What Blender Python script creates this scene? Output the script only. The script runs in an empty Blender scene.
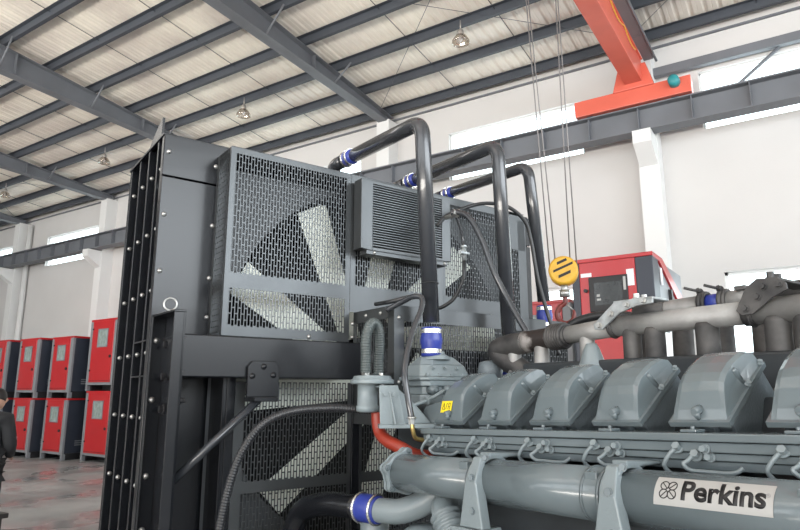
import bpy, bmesh, math, random
from math import sin, cos, pi, radians, atan, sqrt, atan2, tan
from mathutils import Vector, Matrix
random.seed(7)
SC = bpy.context.scene
COL = SC.collection

# ------------------------------------------------------------------ camera
cam_data = bpy.data.cameras.new('camera')
cam_data.sensor_width = 36.0
cam_data.lens = 625.0 / 800.0 * 36.0
cam_data.clip_start = 0.05
cam_data.clip_end = 300
cam = bpy.data.objects.new('camera', cam_data)
COL.objects.link(cam)
cam.location = (0, 0, 1.65)
cam.rotation_euler = (radians(90 + 11.57), 0, radians(33))
SC.camera = cam

# ------------------------------------------------------------------ sky, light, exposure
world = bpy.data.worlds.new('daylight')
SC.world = world
world.use_nodes = True
wn = world.node_tree.nodes
wn['Background'].inputs[0].default_value = (0.93, 0.97, 1.0, 1)
wn['Background'].inputs[1].default_value = 4.4

def area(name, loc, target, sx, sy, power, col=(1, 1, 1)):
    d = bpy.data.lights.new(name, 'AREA')
    d.shape = 'RECTANGLE'; d.size = sx; d.size_y = sy; d.energy = power; d.color = col
    o = bpy.data.objects.new(name, d)
    o.location = loc
    o.rotation_euler = (Vector(target) - Vector(loc)).to_track_quat('-Z', 'Y').to_euler()
    COL.objects.link(o)
    return o
# added overhead fill lamps behind and beside the photographer, no real fittings
area('overhead_fill', (-3.0, -5.0, 7.9), (-2.5, -1.0, 0), 10, 2.0, 160, (1.0, 0.98, 0.95))
area('overhead_fill', (-15.0, 2.0, 7.9), (-15, 6, 0), 10, 2.0, 260, (1.0, 0.98, 0.95))
# added area lamp aimed up to brighten the roof, standing in for yard bounce
fill_up = area('roof_fill', (-5.0, -10.5, 0.9), (-5.5, -2.0, 9.0), 30, 1.6, 2900, (1.0, 0.95, 0.88))
fill_up.data.spread = radians(110)
# added cool fill lamp just inside the right end wall, boosting its window light
area('window_daylight', (11.7, 1.0, 5.9), (-2.0, 2.0, 1.6), 17, 4.2, 1500, (0.86, 0.94, 1.0))
SC.view_settings.view_transform = 'Standard'
SC.view_settings.look = 'None'
SC.view_settings.gamma = 1.0
SC.view_settings.use_curve_mapping = False
SC.view_settings.exposure = 0.0

# ------------------------------------------------------------------ materials
def mat(name, col, rough=0.5, metal=0.0, var=0.0, vscale=8.0, bump=0.0, bscale=60.0, spec=0.5, col2=None, coat=0.0, rvar=0.0, detail=4.0, lo=0.35, hi=0.65):
    m = bpy.data.materials.new(name); m.use_nodes = True
    nt = m.node_tree; b = nt.nodes['Principled BSDF']
    b.inputs['Base Color'].default_value = (*col, 1)
    b.inputs['Roughness'].default_value = rough
    b.inputs['Metallic'].default_value = metal
    b.inputs['Specular IOR Level'].default_value = spec
    b.inputs['Coat Weight'].default_value = coat
    tc = nt.nodes.new('ShaderNodeTexCoord')
    if var > 0 or col2 is not None or rvar > 0:
        n = nt.nodes.new('ShaderNodeTexNoise'); n.inputs['Scale'].default_value = vscale; n.inputs['Detail'].default_value = detail
        nt.links.new(tc.outputs['Object'], n.inputs['Vector'])
        r = nt.nodes.new('ShaderNodeValToRGB')
        r.color_ramp.elements[0].position = lo; r.color_ramp.elements[1].position = hi
        c2 = col2 if col2 is not None else tuple(c * (1 - var) for c in col)
        r.color_ramp.elements[0].color = (*c2, 1)
        r.color_ramp.elements[1].color = (*col, 1)
        nt.links.new(n.outputs['Fac'], r.inputs['Fac'])
        nt.links.new(r.outputs['Color'], b.inputs['Base Color'])
        if rvar > 0:
            mr = nt.nodes.new('ShaderNodeMapRange')
            mr.inputs['From Min'].default_value = 0.3; mr.inputs['From Max'].default_value = 0.7
            mr.inputs['To Min'].default_value = max(0.02, rough - rvar); mr.inputs['To Max'].default_value = rough + rvar
            nt.links.new(n.outputs['Fac'], mr.inputs['Value'])
            nt.links.new(mr.outputs['Result'], b.inputs['Roughness'])
    if bump > 0:
        n2 = nt.nodes.new('ShaderNodeTexNoise'); n2.inputs['Scale'].default_value = bscale
        nt.links.new(tc.outputs['Object'], n2.inputs['Vector'])
        bp = nt.nodes.new('ShaderNodeBump'); bp.inputs['Strength'].default_value = bump; bp.inputs['Distance'].default_value = 0.01
        nt.links.new(n2.outputs['Fac'], bp.inputs['Height'])
        nt.links.new(bp.outputs['Normal'], b.inputs['Normal'])
    return m

M = {}
M['wall'] = mat('painted_plaster', (0.62, 0.605, 0.592), 0.9, var=0.05, vscale=0.6, bump=0.1, bscale=30)
M['wall_trim'] = mat('white_paint', (0.72, 0.72, 0.71), 0.7)
M['steel'] = mat('grey_painted_steel', (0.16, 0.17, 0.188), 0.55, var=0.15, vscale=1.5)
M['purlin'] = mat('dark_purlin_paint', (0.055, 0.063, 0.078), 0.55, var=0.15, vscale=1.5)
M['orange'] = mat('orange_crane_paint', (0.68, 0.14, 0.095), 0.25, var=0.08, vscale=2)
M['radiator'] = mat('dark_grey_gloss_paint', (0.008, 0.009, 0.0115), 0.27, var=0.12, vscale=5, spec=0.42, coat=0.08)
M['guard'] = mat('satin_guard_paint', (0.082, 0.088, 0.092), 0.34, metal=0.6, var=0.1, vscale=6)
M['shroud'] = mat('shroud_paint', (0.055, 0.060, 0.066), 0.5, var=0.1, vscale=4)
M['core'] = mat('core_black', (0.004, 0.004, 0.005), 0.8)
M['alu'] = mat('cast_aluminium', (0.86, 0.90, 0.82), 0.45, metal=0.0, var=0.12, vscale=9)
M['engine'] = mat('engine_grey_paint', (0.128, 0.158, 0.172), 0.26, var=0.07, vscale=7, coat=0.35, bump=0.03, bscale=90)
M['engine_rough'] = mat('cast_engine_paint', (0.14, 0.17, 0.19), 0.45, var=0.12, vscale=14, bump=0.25, bscale=120)
M['engine_dark'] = mat('engine_dark_grey', (0.025, 0.031, 0.036), 0.5, var=0.3, vscale=9)  # much darker than the engine grey; crankcase, water rail, timing case
M['light_engine'] = mat('pale_grey_cast_paint', (0.205, 0.245, 0.262), 0.32, var=0.06, vscale=8, bump=0.1, bscale=120)
M['pipe'] = mat('coolant_pipe_paint', (0.035, 0.038, 0.044), 0.24, var=0.08, vscale=7, coat=0.4)
M['blue'] = mat('blue_silicone', (0.03, 0.05, 0.30), 0.35, var=0.1, vscale=10)
M['clamp'] = mat('bright_clamp_steel', (0.75, 0.75, 0.72), 0.25, metal=0.9)
M['zinc'] = mat('zinc_bolt', (0.40, 0.40, 0.39), 0.32, metal=0.75)
M['galv'] = mat('galvanised_plate', (0.42, 0.45, 0.46), 0.45, metal=0.45, var=0.35, vscale=30)
M['exhaust'] = mat('heat_stained_steel', (0.36, 0.36, 0.355), 0.55, metal=0.35, col2=(0.17, 0.165, 0.16), vscale=5, detail=8, bump=0.15, bscale=60)
M['exhaust_rust'] = mat('scorched_steel', (0.34, 0.32, 0.31), 0.6, metal=0.4, col2=(0.035, 0.028, 0.026), vscale=8, detail=8, lo=0.50, hi=0.60, bump=0.2, bscale=60)
M['exhaust_dark'] = mat('sooty_steel', (0.10, 0.097, 0.095), 0.6, metal=0.4, col2=(0.035, 0.035, 0.037), vscale=10, detail=8)
M['rubber'] = mat('black_rubber', (0.018, 0.019, 0.021), 0.38)
M['corr'] = mat('ribbed_plastic', (0.07, 0.085, 0.085), 0.3)
M['corr_black'] = mat('black_ribbed_plastic', (0.022, 0.023, 0.026), 0.3)
M['red_hose'] = mat('red_rubber', (0.30, 0.035, 0.018), 0.4, var=0.15, vscale=10)
M['brass'] = mat('brass', (0.62, 0.45, 0.17), 0.3, metal=0.9)
M['red'] = mat('red_cabinet_paint', (0.44, 0.013, 0.017), 0.28, var=0.05, vscale=2, coat=0.1)
M['cab_dark'] = mat('dark_cabinet_paint', (0.030, 0.036, 0.052), 0.4, var=0.1, vscale=2)
M['cab_grey'] = mat('grey_cabinet_paint', (0.20, 0.21, 0.225), 0.45)
M['cab_white'] = mat('white_cabinet_paint', (0.82, 0.82, 0.80), 0.5)
M['window_glass'] = mat('display_glass', (0.30, 0.36, 0.34), 0.12, var=0.35, vscale=9)
M['black'] = mat('matt_black', (0.012, 0.012, 0.014), 0.5)
M['screen'] = mat('tinted_screen', (0.022, 0.026, 0.026), 0.15, var=0.5, vscale=20)
M['sticker'] = mat('white_sticker', (0.80, 0.80, 0.84), 0.5)
M['label'] = mat('brushed_label', (0.40, 0.40, 0.39), 0.45, metal=0.2)
M['ink'] = mat('black_ink', (0.006, 0.006, 0.007), 0.5)
M['ink_dim'] = mat('faded_ink', (0.25, 0.25, 0.26), 0.5)
M['yellow'] = mat('yellow_paint', (0.70, 0.39, 0.03), 0.4, var=0.1, vscale=20)
M['yellow_label'] = mat('yellow_label', (0.85, 0.66, 0.02), 0.5)
M['hook_red'] = mat('red_hook_paint', (0.16, 0.02, 0.015), 0.4, var=0.3, vscale=20)
M['wire'] = mat('steel_wire', (0.22, 0.21, 0.21), 0.5, metal=0.5)
M['teal'] = mat('teal_motor_paint', (0.03, 0.26, 0.28), 0.4)
M['skin'] = mat('skin', (0.55, 0.33, 0.24), 0.5)
M['hair'] = mat('dark_hair', (0.012, 0.010, 0.010), 0.5)
M['jacket'] = mat('dark_jacket', (0.020, 0.022, 0.026), 0.8, var=0.2, vscale=8)
M['trouser'] = mat('black_trousers', (0.010, 0.010, 0.012), 0.8)
M['lamp_steel'] = mat('lamp_steel', (0.5, 0.47, 0.44), 0.3, metal=0.7)
M['wood_dark'] = mat('dark_table_edge', (0.03, 0.025, 0.025), 0.4)

def mat_glass(name, col=(0.95, 1, 1), alpha_mix=0.9):
    m = bpy.data.materials.new(name); m.use_nodes = True
    nt = m.node_tree; nt.nodes.clear()
    o = nt.nodes.new('ShaderNodeOutputMaterial'); mx = nt.nodes.new('ShaderNodeMixShader')
    t = nt.nodes.new('ShaderNodeBsdfTransparent'); g = nt.nodes.new('ShaderNodeBsdfGlossy')
    t.inputs[0].default_value = (*col, 1); g.inputs['Roughness'].default_value = 0.05
    mx.inputs[0].default_value = 1 - alpha_mix
    nt.links.new(t.outputs[0], mx.inputs[1]); nt.links.new(g.outputs[0], mx.inputs[2]); nt.links.new(mx.outputs[0], o.inputs[0])
    return m
M['pane'] = mat_glass('clear_pane', alpha_mix=0.94)
M['bulb'] = mat_glass('lamp_glass', (0.85, 0.80, 0.74), 0.7)

def mat_roof():
    m = bpy.data.materials.new('ribbed_roof_sheet'); m.use_nodes = True
    nt = m.node_tree; b = nt.nodes['Principled BSDF']
    tc = nt.nodes.new('ShaderNodeTexCoord')
    n = nt.nodes.new('ShaderNodeTexNoise'); n.inputs['Scale'].default_value = 0.8; n.inputs['Detail'].default_value = 5
    nt.links.new(tc.outputs['Object'], n.inputs['Vector'])
    r = nt.nodes.new('ShaderNodeValToRGB')
    r.color_ramp.elements[0].color = (0.70, 0.64, 0.58, 1); r.color_ramp.elements[1].color = (0.90, 0.85, 0.75, 1)
    r.color_ramp.elements[0].position = 0.35; r.color_ramp.elements[1].position = 0.65
    nt.links.new(n.outputs['Fac'], r.inputs['Fac'])
    nt.links.new(r.outputs['Color'], b.inputs['Base Color'])
    b.inputs['Roughness'].default_value = 0.42
    b.inputs['Metallic'].default_value = 0.0
    return m
M['roof'] = mat_roof()

def mat_floor():
    m = bpy.data.materials.new('polished_concrete'); m.use_nodes = True
    nt = m.node_tree; b = nt.nodes['Principled BSDF']
    tc = nt.nodes.new('ShaderNodeTexCoord')
    n = nt.nodes.new('ShaderNodeTexNoise'); n.inputs['Scale'].default_value = 0.7; n.inputs['Detail'].default_value = 8
    nt.links.new(tc.outputs['Object'], n.inputs['Vector'])
    r = nt.nodes.new('ShaderNodeValToRGB')
    r.color_ramp.elements[0].color = (0.20, 0.205, 0.205, 1); r.color_ramp.elements[1].color = (0.36, 0.36, 0.355, 1)
    r.color_ramp.elements[0].position = 0.3; r.color_ramp.elements[1].position = 0.7
    nt.links.new(n.outputs['Fac'], r.inputs['Fac'])
    nt.links.new(r.outputs['Color'], b.inputs['Base Color'])
    n2 = nt.nodes.new('ShaderNodeTexNoise'); n2.inputs['Scale'].default_value = 0.9
    nt.links.new(tc.outputs['Object'], n2.inputs['Vector'])
    mr = nt.nodes.new('ShaderNodeMapRange'); mr.inputs['From Min'].default_value = 0.35; mr.inputs['From Max'].default_value = 0.65
    mr.inputs['To Min'].default_value = 0.16; mr.inputs['To Max'].default_value = 0.62
    nt.links.new(n2.outputs['Fac'], mr.inputs['Value']); nt.links.new(mr.outputs['Result'], b.inputs['Roughness'])
    return m
M['floor'] = mat_floor()

# ------------------------------------------------------------------ mesh builder
ANG = radians(69.1)          # the generator set stands turned in the hall
AX = Vector((cos(ANG), sin(ANG), 0)); BX = Vector((-sin(ANG), cos(ANG), 0))
def XW(p): return Vector(p)
def XG(p): return AX * p[0] + BX * p[1] + Vector((0, 0, p[2]))
def XE(p): return XG((p[0], p[1], p[2] + (2.0 - p[1]) * 0.033))   # the engine sits slightly nose-down in its frame

class MB:
    def __init__(s, xf=XW):
        s.v = []; s.f = []; s.sm = []; s.mi = []; s.xf = xf; s.cur = 0; s.marks = []
    def add(s, vs, fs, smooth=False):
        o = len(s.v); s.v += [Vector(q) for q in vs]
        for f in fs:
            s.f.append([i + o for i in f]); s.sm.append(smooth); s.mi.append(s.cur)
        return s
    def box(s, p, q):
        x0, y0, z0 = [min(p[i], q[i]) for i in range(3)]; x1, y1, z1 = [max(p[i], q[i]) for i in range(3)]
        s.add([(x0,y0,z0),(x1,y0,z0),(x1,y1,z0),(x0,y1,z0),(x0,y0,z1),(x1,y0,z1),(x1,y1,z1),(x0,y1,z1)],
              [(0,3,2,1),(4,5,6,7),(0,1,5,4),(1,2,6,5),(2,3,7,6),(3,0,4,7)])
        return s
    def hexa(s, low, high):
        s.add(list(low) + list(high), [(0,3,2,1),(4,5,6,7),(0,1,5,4),(1,2,6,5),(2,3,7,6),(3,0,4,7)]); return s
    def prism(s, poly, axis, lo, hi):
        # poly: 2-D outline in the two other axes (in x,y,z order)
        n = len(poly)
        def P(u, v, t):
            return {0: (t, u, v), 1: (u, t, v), 2: (u, v, t)}[axis]
        vs = [P(u, v, lo) for u, v in poly] + [P(u, v, hi) for u, v in poly]
        s.add(vs, [list(range(n))[::-1], list(range(n, 2 * n))] + [(i, (i + 1) % n, n + (i + 1) % n, n + i) for i in range(n)])
        return s
    def rings(s, rings, closed_ends=True, smooth=True, loop=False):
        n = len(rings[0]); vs = [p for r in rings for p in r]; fs = []
        m = len(rings)
        for k in range(m if loop else m - 1):
            a = k * n; b = ((k + 1) % m) * n
            for i in range(n):
                fs.append((a + i, a + (i + 1) % n, b + (i + 1) % n, b + i))
        s.add(vs, fs, smooth)
        if closed_ends and not loop:
            s.add(rings[0], [list(range(n))[::-1]]); s.add(rings[-1], [list(range(n))])
        return s
    def tube(s, path, r, n=14, smooth=True, closed=True):
        P = [Vector(p) for p in path]
        rr = r if isinstance(r, (list, tuple)) else [r] * len(P)
        t0 = (P[1] - P[0]).normalized()
        u = t0.orthogonal().normalized(); R = []
        for i, p in enumerate(P):
            if i == 0: t = t0
            elif i == len(P) - 1: t = (P[i] - P[i-1]).normalized()
            else:
                t = ((P[i+1] - P[i]).normalized() + (P[i] - P[i-1]).normalized())
                t = t.normalized() if t.length > 1e-6 else (P[i+1] - P[i]).normalized()
            u = (u - t * u.dot(t)).normalized(); w = t.cross(u)
            R.append([p + (u * cos(2*pi*k/n) + w * sin(2*pi*k/n)) * rr[i] for k in range(n)])
        return s.rings(R, closed, smooth)
    def cyl(s, p, q, r, n=20, r2=None, smooth=True):
        return s.tube([p, q], [r, r if r2 is None else r2], n, smooth)
    def lathe(s, c, prof, axis=2, n=28, smooth=True):
        R = []
        for (r, h) in prof:
            ring = []
            for k in range(n):
                a = 2 * pi * k / n; x, y = r * cos(a), r * sin(a)
                if axis == 2: ring.append((c[0] + x, c[1] + y, c[2] + h))
                elif axis == 1: ring.append((c[0] + x, c[1] + h, c[2] + y))
                else: ring.append((c[0] + h, c[1] + x, c[2] + y))
            R.append(ring)
        return s.rings(R, True, smooth)
    def torus(s, c, nrm, R, r, n=24, m=10):
        nrm = Vector(nrm).normalized(); u = nrm.orthogonal().normalized(); w = nrm.cross(u); c = Vector(c); rs = []
        for k in range(n):
            a = 2*pi*k/n; d = u*cos(a) + w*sin(a)
            rs.append([c + d*(R + r*cos(2*pi*j/m)) + nrm*(r*sin(2*pi*j/m)) for j in range(m)])
        return s.rings(rs, False, True, loop=True)
    def hexbolt(s, c, d, r, h):
        s.mark()
        c = Vector(c); d = Vector(d).normalized()
        s.tube([c, c + d*h], r, 6, False)
        s.tube([c - d*0.0005, c + d*h*0.25], r*1.35, 16, True)
        return s
    def dome(s, c, d, r, h):
        c = Vector(c); d = Vector(d).normalized()
        return s.tube([c, c + d*h*0.35, c + d*h*0.75, c + d*h], [r, r*0.95, r*0.65, r*0.15], 12, True)
    def mark(s):
        s.marks.append((len(s.v), len(s.f))); return s
    def build_each(s, name, material, parent=None, bev=0.0):
        ends = s.marks[1:] + [(len(s.v), len(s.f))]; out = []
        for (v0, f0), (v1, f1) in zip(s.marks, ends):
            m = MB(s.xf); m.v = s.v[v0:v1]; m.f = [[i - v0 for i in f] for f in s.f[f0:f1]]; m.sm = s.sm[f0:f1]; m.mi = s.mi[f0:f1]
            out.append(m.build(name, material, parent, bev))
        return out
    def build(s, name, material, parent=None, bev=0.0, bevseg=2, origin=None, sub=0):
        me = bpy.data.meshes.new(name)
        O = Vector(origin) if origin is not None else (Vector(parent['org']) if parent is not None else Vector((0, 0, 0)))
        me.from_pydata([s.xf(q) - O for q in s.v], [], s.f)
        me.polygons.foreach_set('use_smooth', s.sm)
        me.polygons.foreach_set('material_index', s.mi)
        for m_ in (material if isinstance(material, (list, tuple)) else [material]): me.materials.append(m_)
        bm = bmesh.new(); bm.from_mesh(me); bmesh.ops.remove_doubles(bm, verts=bm.verts, dist=1e-6)
        bmesh.ops.recalc_face_normals(bm, faces=bm.faces); bm.to_mesh(me); bm.free()
        me.update()
        o = bpy.data.objects.new(name, me); COL.objects.link(o)
        if parent is not None:
            o.parent = parent
        else:
            o.location = O
        o['org'] = tuple(O)
        if bev > 0:
            b = o.modifiers.new('bevel', 'BEVEL'); b.width = bev; b.segments = bevseg; b.limit_method = 'ANGLE'; b.angle_limit = radians(35)
            b.harden_normals = False
        if sub:
            d = o.modifiers.new('subdivision', 'SUBSURF'); d.levels = sub; d.render_levels = sub
        return o

def arc(path, rad, n=6):
    # round the corners of a polyline
    P = [Vector(p) for p in path]; out = [P[0]]
    for i in range(1, len(P) - 1):
        a = (P[i-1] - P[i]); b = (P[i+1] - P[i]); r = min(rad, a.length*0.49, b.length*0.49)
        p0 = P[i] + a.normalized()*r; p1 = P[i] + b.normalized()*r
        for k in range(n + 1):
            t = k/n; out.append(p0*(1-t)**2 + P[i]*2*t*(1-t) + p1*t*t)
    out.append(P[-1]); return out
def spline(path, n=8):
    P = [Vector(p) for p in path]; P = [P[0]*2 - P[1]] + P + [P[-1]*2 - P[-2]]; out = []
    for i in range(1, len(P) - 2):
        for k in range(n):
            t = k/n; a, b, c, d = P[i-1], P[i], P[i+1], P[i+2]
            out.append(0.5*((2*b) + (c-a)*t + (2*a-5*b+4*c-d)*t*t + (3*b-a-3*c+d)*t**3))
    out.append(P[-2]); return out
def resample(P, step):
    out = [P[0].copy()]; acc = 0
    for i in range(1, len(P)):
        a, b = P[i-1], P[i]; L = (b-a).length
        if L < 1e-9: continue
        d = step - acc
        while d <= L:
            out.append(a + (b-a)*(d/L)); d += step
        acc = L - (d - step)
    return out
def corrugated(mb, path, r, pitch=0.011, depth=0.18, n=14):
    P = resample(spline(path, 14), pitch/4)
    rr = [r*(1 - depth*(0, 0.5, 1, 0.5)[i % 4]) for i in range(len(P))]
    return mb.tube(P, rr, n)

# ------------------------------------------------------------------ object helpers
def thing(name, loc, label, cat, group=None):
    o = bpy.data.objects.new(name, None); COL.objects.link(o)
    o.location = loc; o['org'] = tuple(loc); o.empty_display_size = 0.1
    o['label'] = label; o['category'] = cat
    if group: o['group'] = group
    return o
def tag(o, label, cat, group=None):
    o['label'] = label; o['category'] = cat
    if group: o['group'] = group
    return o
def struct(o):
    o['kind'] = 'structure'; return o
def copy_tree(root, loc, rz=None, label=None):
    c = root.copy(); COL.objects.link(c); c.location = loc
    if rz is not None: c.rotation_euler = (0, 0, rz)
    if label: c['label'] = label
    for ch in list(root.children):
        d = ch.copy(); COL.objects.link(d); d.parent = c
        for g in list(ch.children):
            e = g.copy(); COL.objects.link(e); e.parent = d
    return c

# ================================================================== THE HALL
YW = 11.5; XL, XR = -36.0, 12.0; YB = -12.0
def roofz(y): return 8.14 + 0.1 * (YW - y)
def purlz(y): return 7.975 + 0.1 * (YW - y)
struct(MB().box((XL, YB - 8, -0.2), (XR + 6, YW + 0.3, 0)).build('floor', M['floor']))
# far wall with its window openings
holes = [(-6.18, -3.22, 6.19, 7.28), (-1.12, 2.4, 6.18, 7.26), (-22.7, -19.42, 6.10, 7.17), (-28.4, -25.1, 6.10, 7.17), (-11.9, -8.6, 6.2, 7.25), (-17.2, -14.2, 6.2, 7.2),
         (-1.04, 2.4, 1.1, 3.62), (-4.25, -3.10, 1.1, 3.62)]
RIGHT_HOLES = [(-11, -6, 3.2, 8.6), (-5.5, -.5, 3.2, 8.4), (0, 5, 3.2, 7.8), (5.5, 10.5, 3.2, 7.4)]
NEAR_HOLES = [(-30, -24, 0, 5.0), (-22, -16, 4.2, 8.8), (-15, -9, 4.2, 8.8), (-8, -2, 4.2, 8.8), (-1, 4, 4.2, 8.8), (5, 11, 4.2, 8.8)]
def wall_with_holes(name, x0, x1, z0, z1, ya, yb, holes, m):
    xs = sorted({x0, x1, *[h[0] for h in holes], *[h[1] for h in holes]}); zs = sorted({z0, z1, *[h[2] for h in holes], *[h[3] for h in holes]})
    mb = MB()
    solid = {}
    for i in range(len(xs)-1):
        for j in range(len(zs)-1):
            cx, cz = (xs[i]+xs[i+1])/2, (zs[j]+zs[j+1])/2
            solid[i, j] = not any(h[0] < cx < h[1] and h[2] < cz < h[3] for h in holes)
    for (i, j), s in solid.items():
        if not s: continue
        a, b, c, d = xs[i], xs[i+1], zs[j], zs[j+1]
        mb.add([(a,ya,c),(b,ya,c),(b,ya,d),(a,ya,d)], [(0,1,2,3)]); mb.add([(a,yb,c),(b,yb,c),(b,yb,d),(a,yb,d)], [(3,2,1,0)])
        for di, dj, q in ((-1,0,[(a,ya,c),(a,yb,c),(a,yb,d),(a,ya,d)]), (1,0,[(b,ya,c),(b,yb,c),(b,yb,d),(b,ya,d)]), (0,-1,[(a,ya,c),(b,ya,c),(b,yb,c),(a,yb,c)]), (0,1,[(a,ya,d),(b,ya,d),(b,yb,d),(a,yb,d)])):
            if not solid.get((i+di, j+dj), False): mb.add(q, [(0,1,2,3)])
    return mb.build(name, m)
struct(wall_with_holes('wall_far', XL, XR, 0, 8.165, YW, YW + 0.24, holes, M['wall']))
struct(MB().box((XL - 0.24, YB, 0), (XL, YW + 0.24, 9.5)).build('wall_left', M['wall']))
for i, h in enumerate(holes):
    w = struct(thing('window_%d' % (i + 1), ((h[0]+h[1])/2, YW + 0.1, h[2]), '', ''))
    del w['label'], w['category']
    fr = MB(); t = 0.05 if h[2] < 3 else 0.03
    fr.box((h[0], YW+.08, h[2]), (h[0]+t, YW+.14, h[3])); fr.box((h[1]-t, YW+.08, h[2]), (h[1], YW+.14, h[3]))
    fr.box((h[0], YW+.08, h[2]), (h[1], YW+.14, h[2]+t)); fr.box((h[0], YW+.08, h[3]-t), (h[1], YW+.14, h[3]))
    nx = max(1, round((h[1]-h[0]) / 1.1)) if h[2] < 3 else 1
    for k in range(1, nx):
        x = h[0] + (h[1]-h[0])*k/nx; fr.box((x-.02, YW+.085, h[2]+t), (x+.02, YW+.135, h[3]-t))
    fr.build('window_frame', M['wall_trim'], w)
    MB().box((h[0]+t*.5, YW+.105, h[2]+t*.5), (h[1]-t*.5, YW+.111, h[3]-t*.5)).build('window_pane', M['pane'], w)

# unseen right end wall and near wall; openings added to let daylight in
def wall_y(name, xa, xb, y0, y1, z0, z1, holes):
    mb = MB(); ys = sorted({y0, y1, *[h[0] for h in holes], *[h[1] for h in holes]}); zs = sorted({z0, z1, *[h[2] for h in holes], *[h[3] for h in holes]})
    for i in range(len(ys)-1):
        for j in range(len(zs)-1):
            cy, cz = (ys[i]+ys[i+1])/2, (zs[j]+zs[j+1])/2
            if not any(h[0] < cy < h[1] and h[2] < cz < h[3] for h in holes): mb.box((xa, ys[i], zs[j]), (xb, ys[i+1], zs[j+1]))
    return mb.build(name, M['wall'])
struct(wall_y('wall_right', XR, XR + .24, YB, YW, 0, 10.6, RIGHT_HOLES))
struct(wall_with_holes('wall_near', XL, XR, 0, 10.6, YB - .24, YB, NEAR_HOLES, M['wall']))

# columns and corbels on the far wall
rafters = [3.4, -2.0, -7.7, -13.2, -18.7, -24.2, -29.7]
for i, x in enumerate(rafters):
    mb = MB()
    mb.box((x - 0.17, 11.12, 0), (x + 0.17, YW, 7.84))
    mb.prism([(11.14, 5.55), (10.66, 5.85), (10.66, 6.08), (11.14, 6.08)], 0, x - 0.15, x + 0.15)
    struct(mb.build('trim_%d' % (i + 1), M['wall_trim']))
# rafters (tapered plate girders)
for i, x in enumerate(rafters):
    mb = MB(); pts = []
    def zb(y): return 7.80 + 0.045 * (11.4 - y)
    y0, y1 = YB, 11.40
    for (ya, yb) in ((y0, y1),):
        mb.prism([(ya, zb(ya)), (yb, zb(yb)), (yb, purlz(yb)), (ya, purlz(ya))], 0, x - 0.006, x + 0.006)
        mb.prism([(ya, zb(ya)), (yb, zb(yb)), (yb, zb(yb) + 0.016), (ya, zb(ya) + 0.016)], 0, x - 0.12, x + 0.12)
        mb.prism([(ya, purlz(ya) - 0.016), (yb, purlz(yb) - 0.016), (yb, purlz(yb)), (ya, purlz(ya))], 0, x - 0.12, x + 0.12)
    for y in (8.6, 5.6, 2.6):
        mb.prism([(y, zb(y)), (y + 0.014, zb(y)), (y + 0.014, purlz(y)), (y, purlz(y))], 0, x - 0.11, x + 0.11)
    struct(mb.build('trim_%d' % (20 + i), M['steel']))
# fly braces
k = 0
fb = MB()
for x in rafters:
    for y in (9.23, 7.26, 5.29, 3.32):
        fb.cyl((x + 0.1, y, zb(y) + 0.02), (x + 0.52, y, purlz(y) + .05), 0.022, 6)
        fb.cyl((x - 0.1, y, zb(y) + 0.02), (x - 0.52, y, purlz(y) + .05), 0.022, 6)
struct(fb.build('trim_28', M['steel']))
# purlins: zed sections
pys = [11.2 - 0.985 * k for k in range(24)]
pb = MB()
for y in pys:
    z = purlz(y)
    pb.prism([(y, z), (y + 0.075, z), (y + 0.075, z + 0.006), (y + 0.006, z + 0.006), (y + 0.006, z + 0.150), (y - 0.07, z + 0.150), (y - 0.07, z + 0.156), (y, z + 0.156)], 0, XL, XR)
    pb.box((XL, y + 0.069, z), (XR, y + 0.075, z + 0.02))
struct(pb.build('trim_29', M['purlin']))
# sag rods and cross bracing
sg = MB()
for x in [r + d for r in rafters for d in (1.9, 3.7)]:
    sg.cyl((x, YB, purlz(YB) + 0.1), (x, 11.2, purlz(11.2) + 0.1), 0.008, 5)
for x0 in (-24.2, -7.7, -2.1):
    sg.cyl((x0, 11.0, purlz(11.0) + .02), (x0 + 5.5, 6.0, purlz(6.0) + .02), 0.005, 5)
    sg.cyl((x0 + 5.5, 11.0, purlz(11.0) + .02), (x0, 6.0, purlz(6.0) + .02), 0.005, 5)
struct(sg.build('trim_30', M['purlin']))
# roof sheet, ribs along the slope
rb = MB(); P = []
x = XL
while x < XR:
    for dx, dz in ((0, 0), (0.03, 0.028), (0.055, 0.028), (0.085, 0), (0.14, 0), (0.145, 0.006), (0.155, 0.006), (0.16, 0)):
        P.append((x + dx, dz))
    x += 0.225
vs = [(px, YW + 0.2, roofz(YW + 0.2) + dz) for px, dz in P] + [(px, YB, roofz(YB) + dz) for px, dz in P]
n = len(P)
rb.add(vs, [(i, i+1, n+i+1, n+i) for i in range(n - 1)])
vs2 = [(px, py, pz + 0.06) for px, py, pz in vs]
rb.add(vs2, [(n+i, n+i+1, i+1, i) for i in range(n - 1)])
struct(rb.build('ceiling', M['roof']))
struct(MB().box((XL, YW - 0.05, 7.93), (XR, YW, 7.965)).build('trim_31', M['steel']))
# crane runway beam along the far wall
rw = MB()
rw.box((XL, 10.75, 6.10), (XR, 11.05, 6.12)); rw.box((XL, 10.75, 6.53), (XR, 11.05, 6.55)); rw.box((XL, 10.893, 6.12), (XR, 10.907, 6.53))
x = XL + 0.4
while x < XR:
    rw.box((x, 10.77, 6.12), (x + 0.012, 11.03, 6.53)); x += 0.86
rw.box((XL, 10.87, 6.55), (XR, 10.93, 6.61))
struct(rw.build('trim_32', M['steel']))
# tie beam over the right window with its brace
struct(MB().box((-2.0, 11.30, 7.30), (XR, 11.42, 7.46)).build('trim_33', M['steel']))
struct(MB().cyl((-0.78, 11.40, 6.62), (0.14, 11.40, 7.30), 0.03, 8).build('trim_34', M['steel']))
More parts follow.
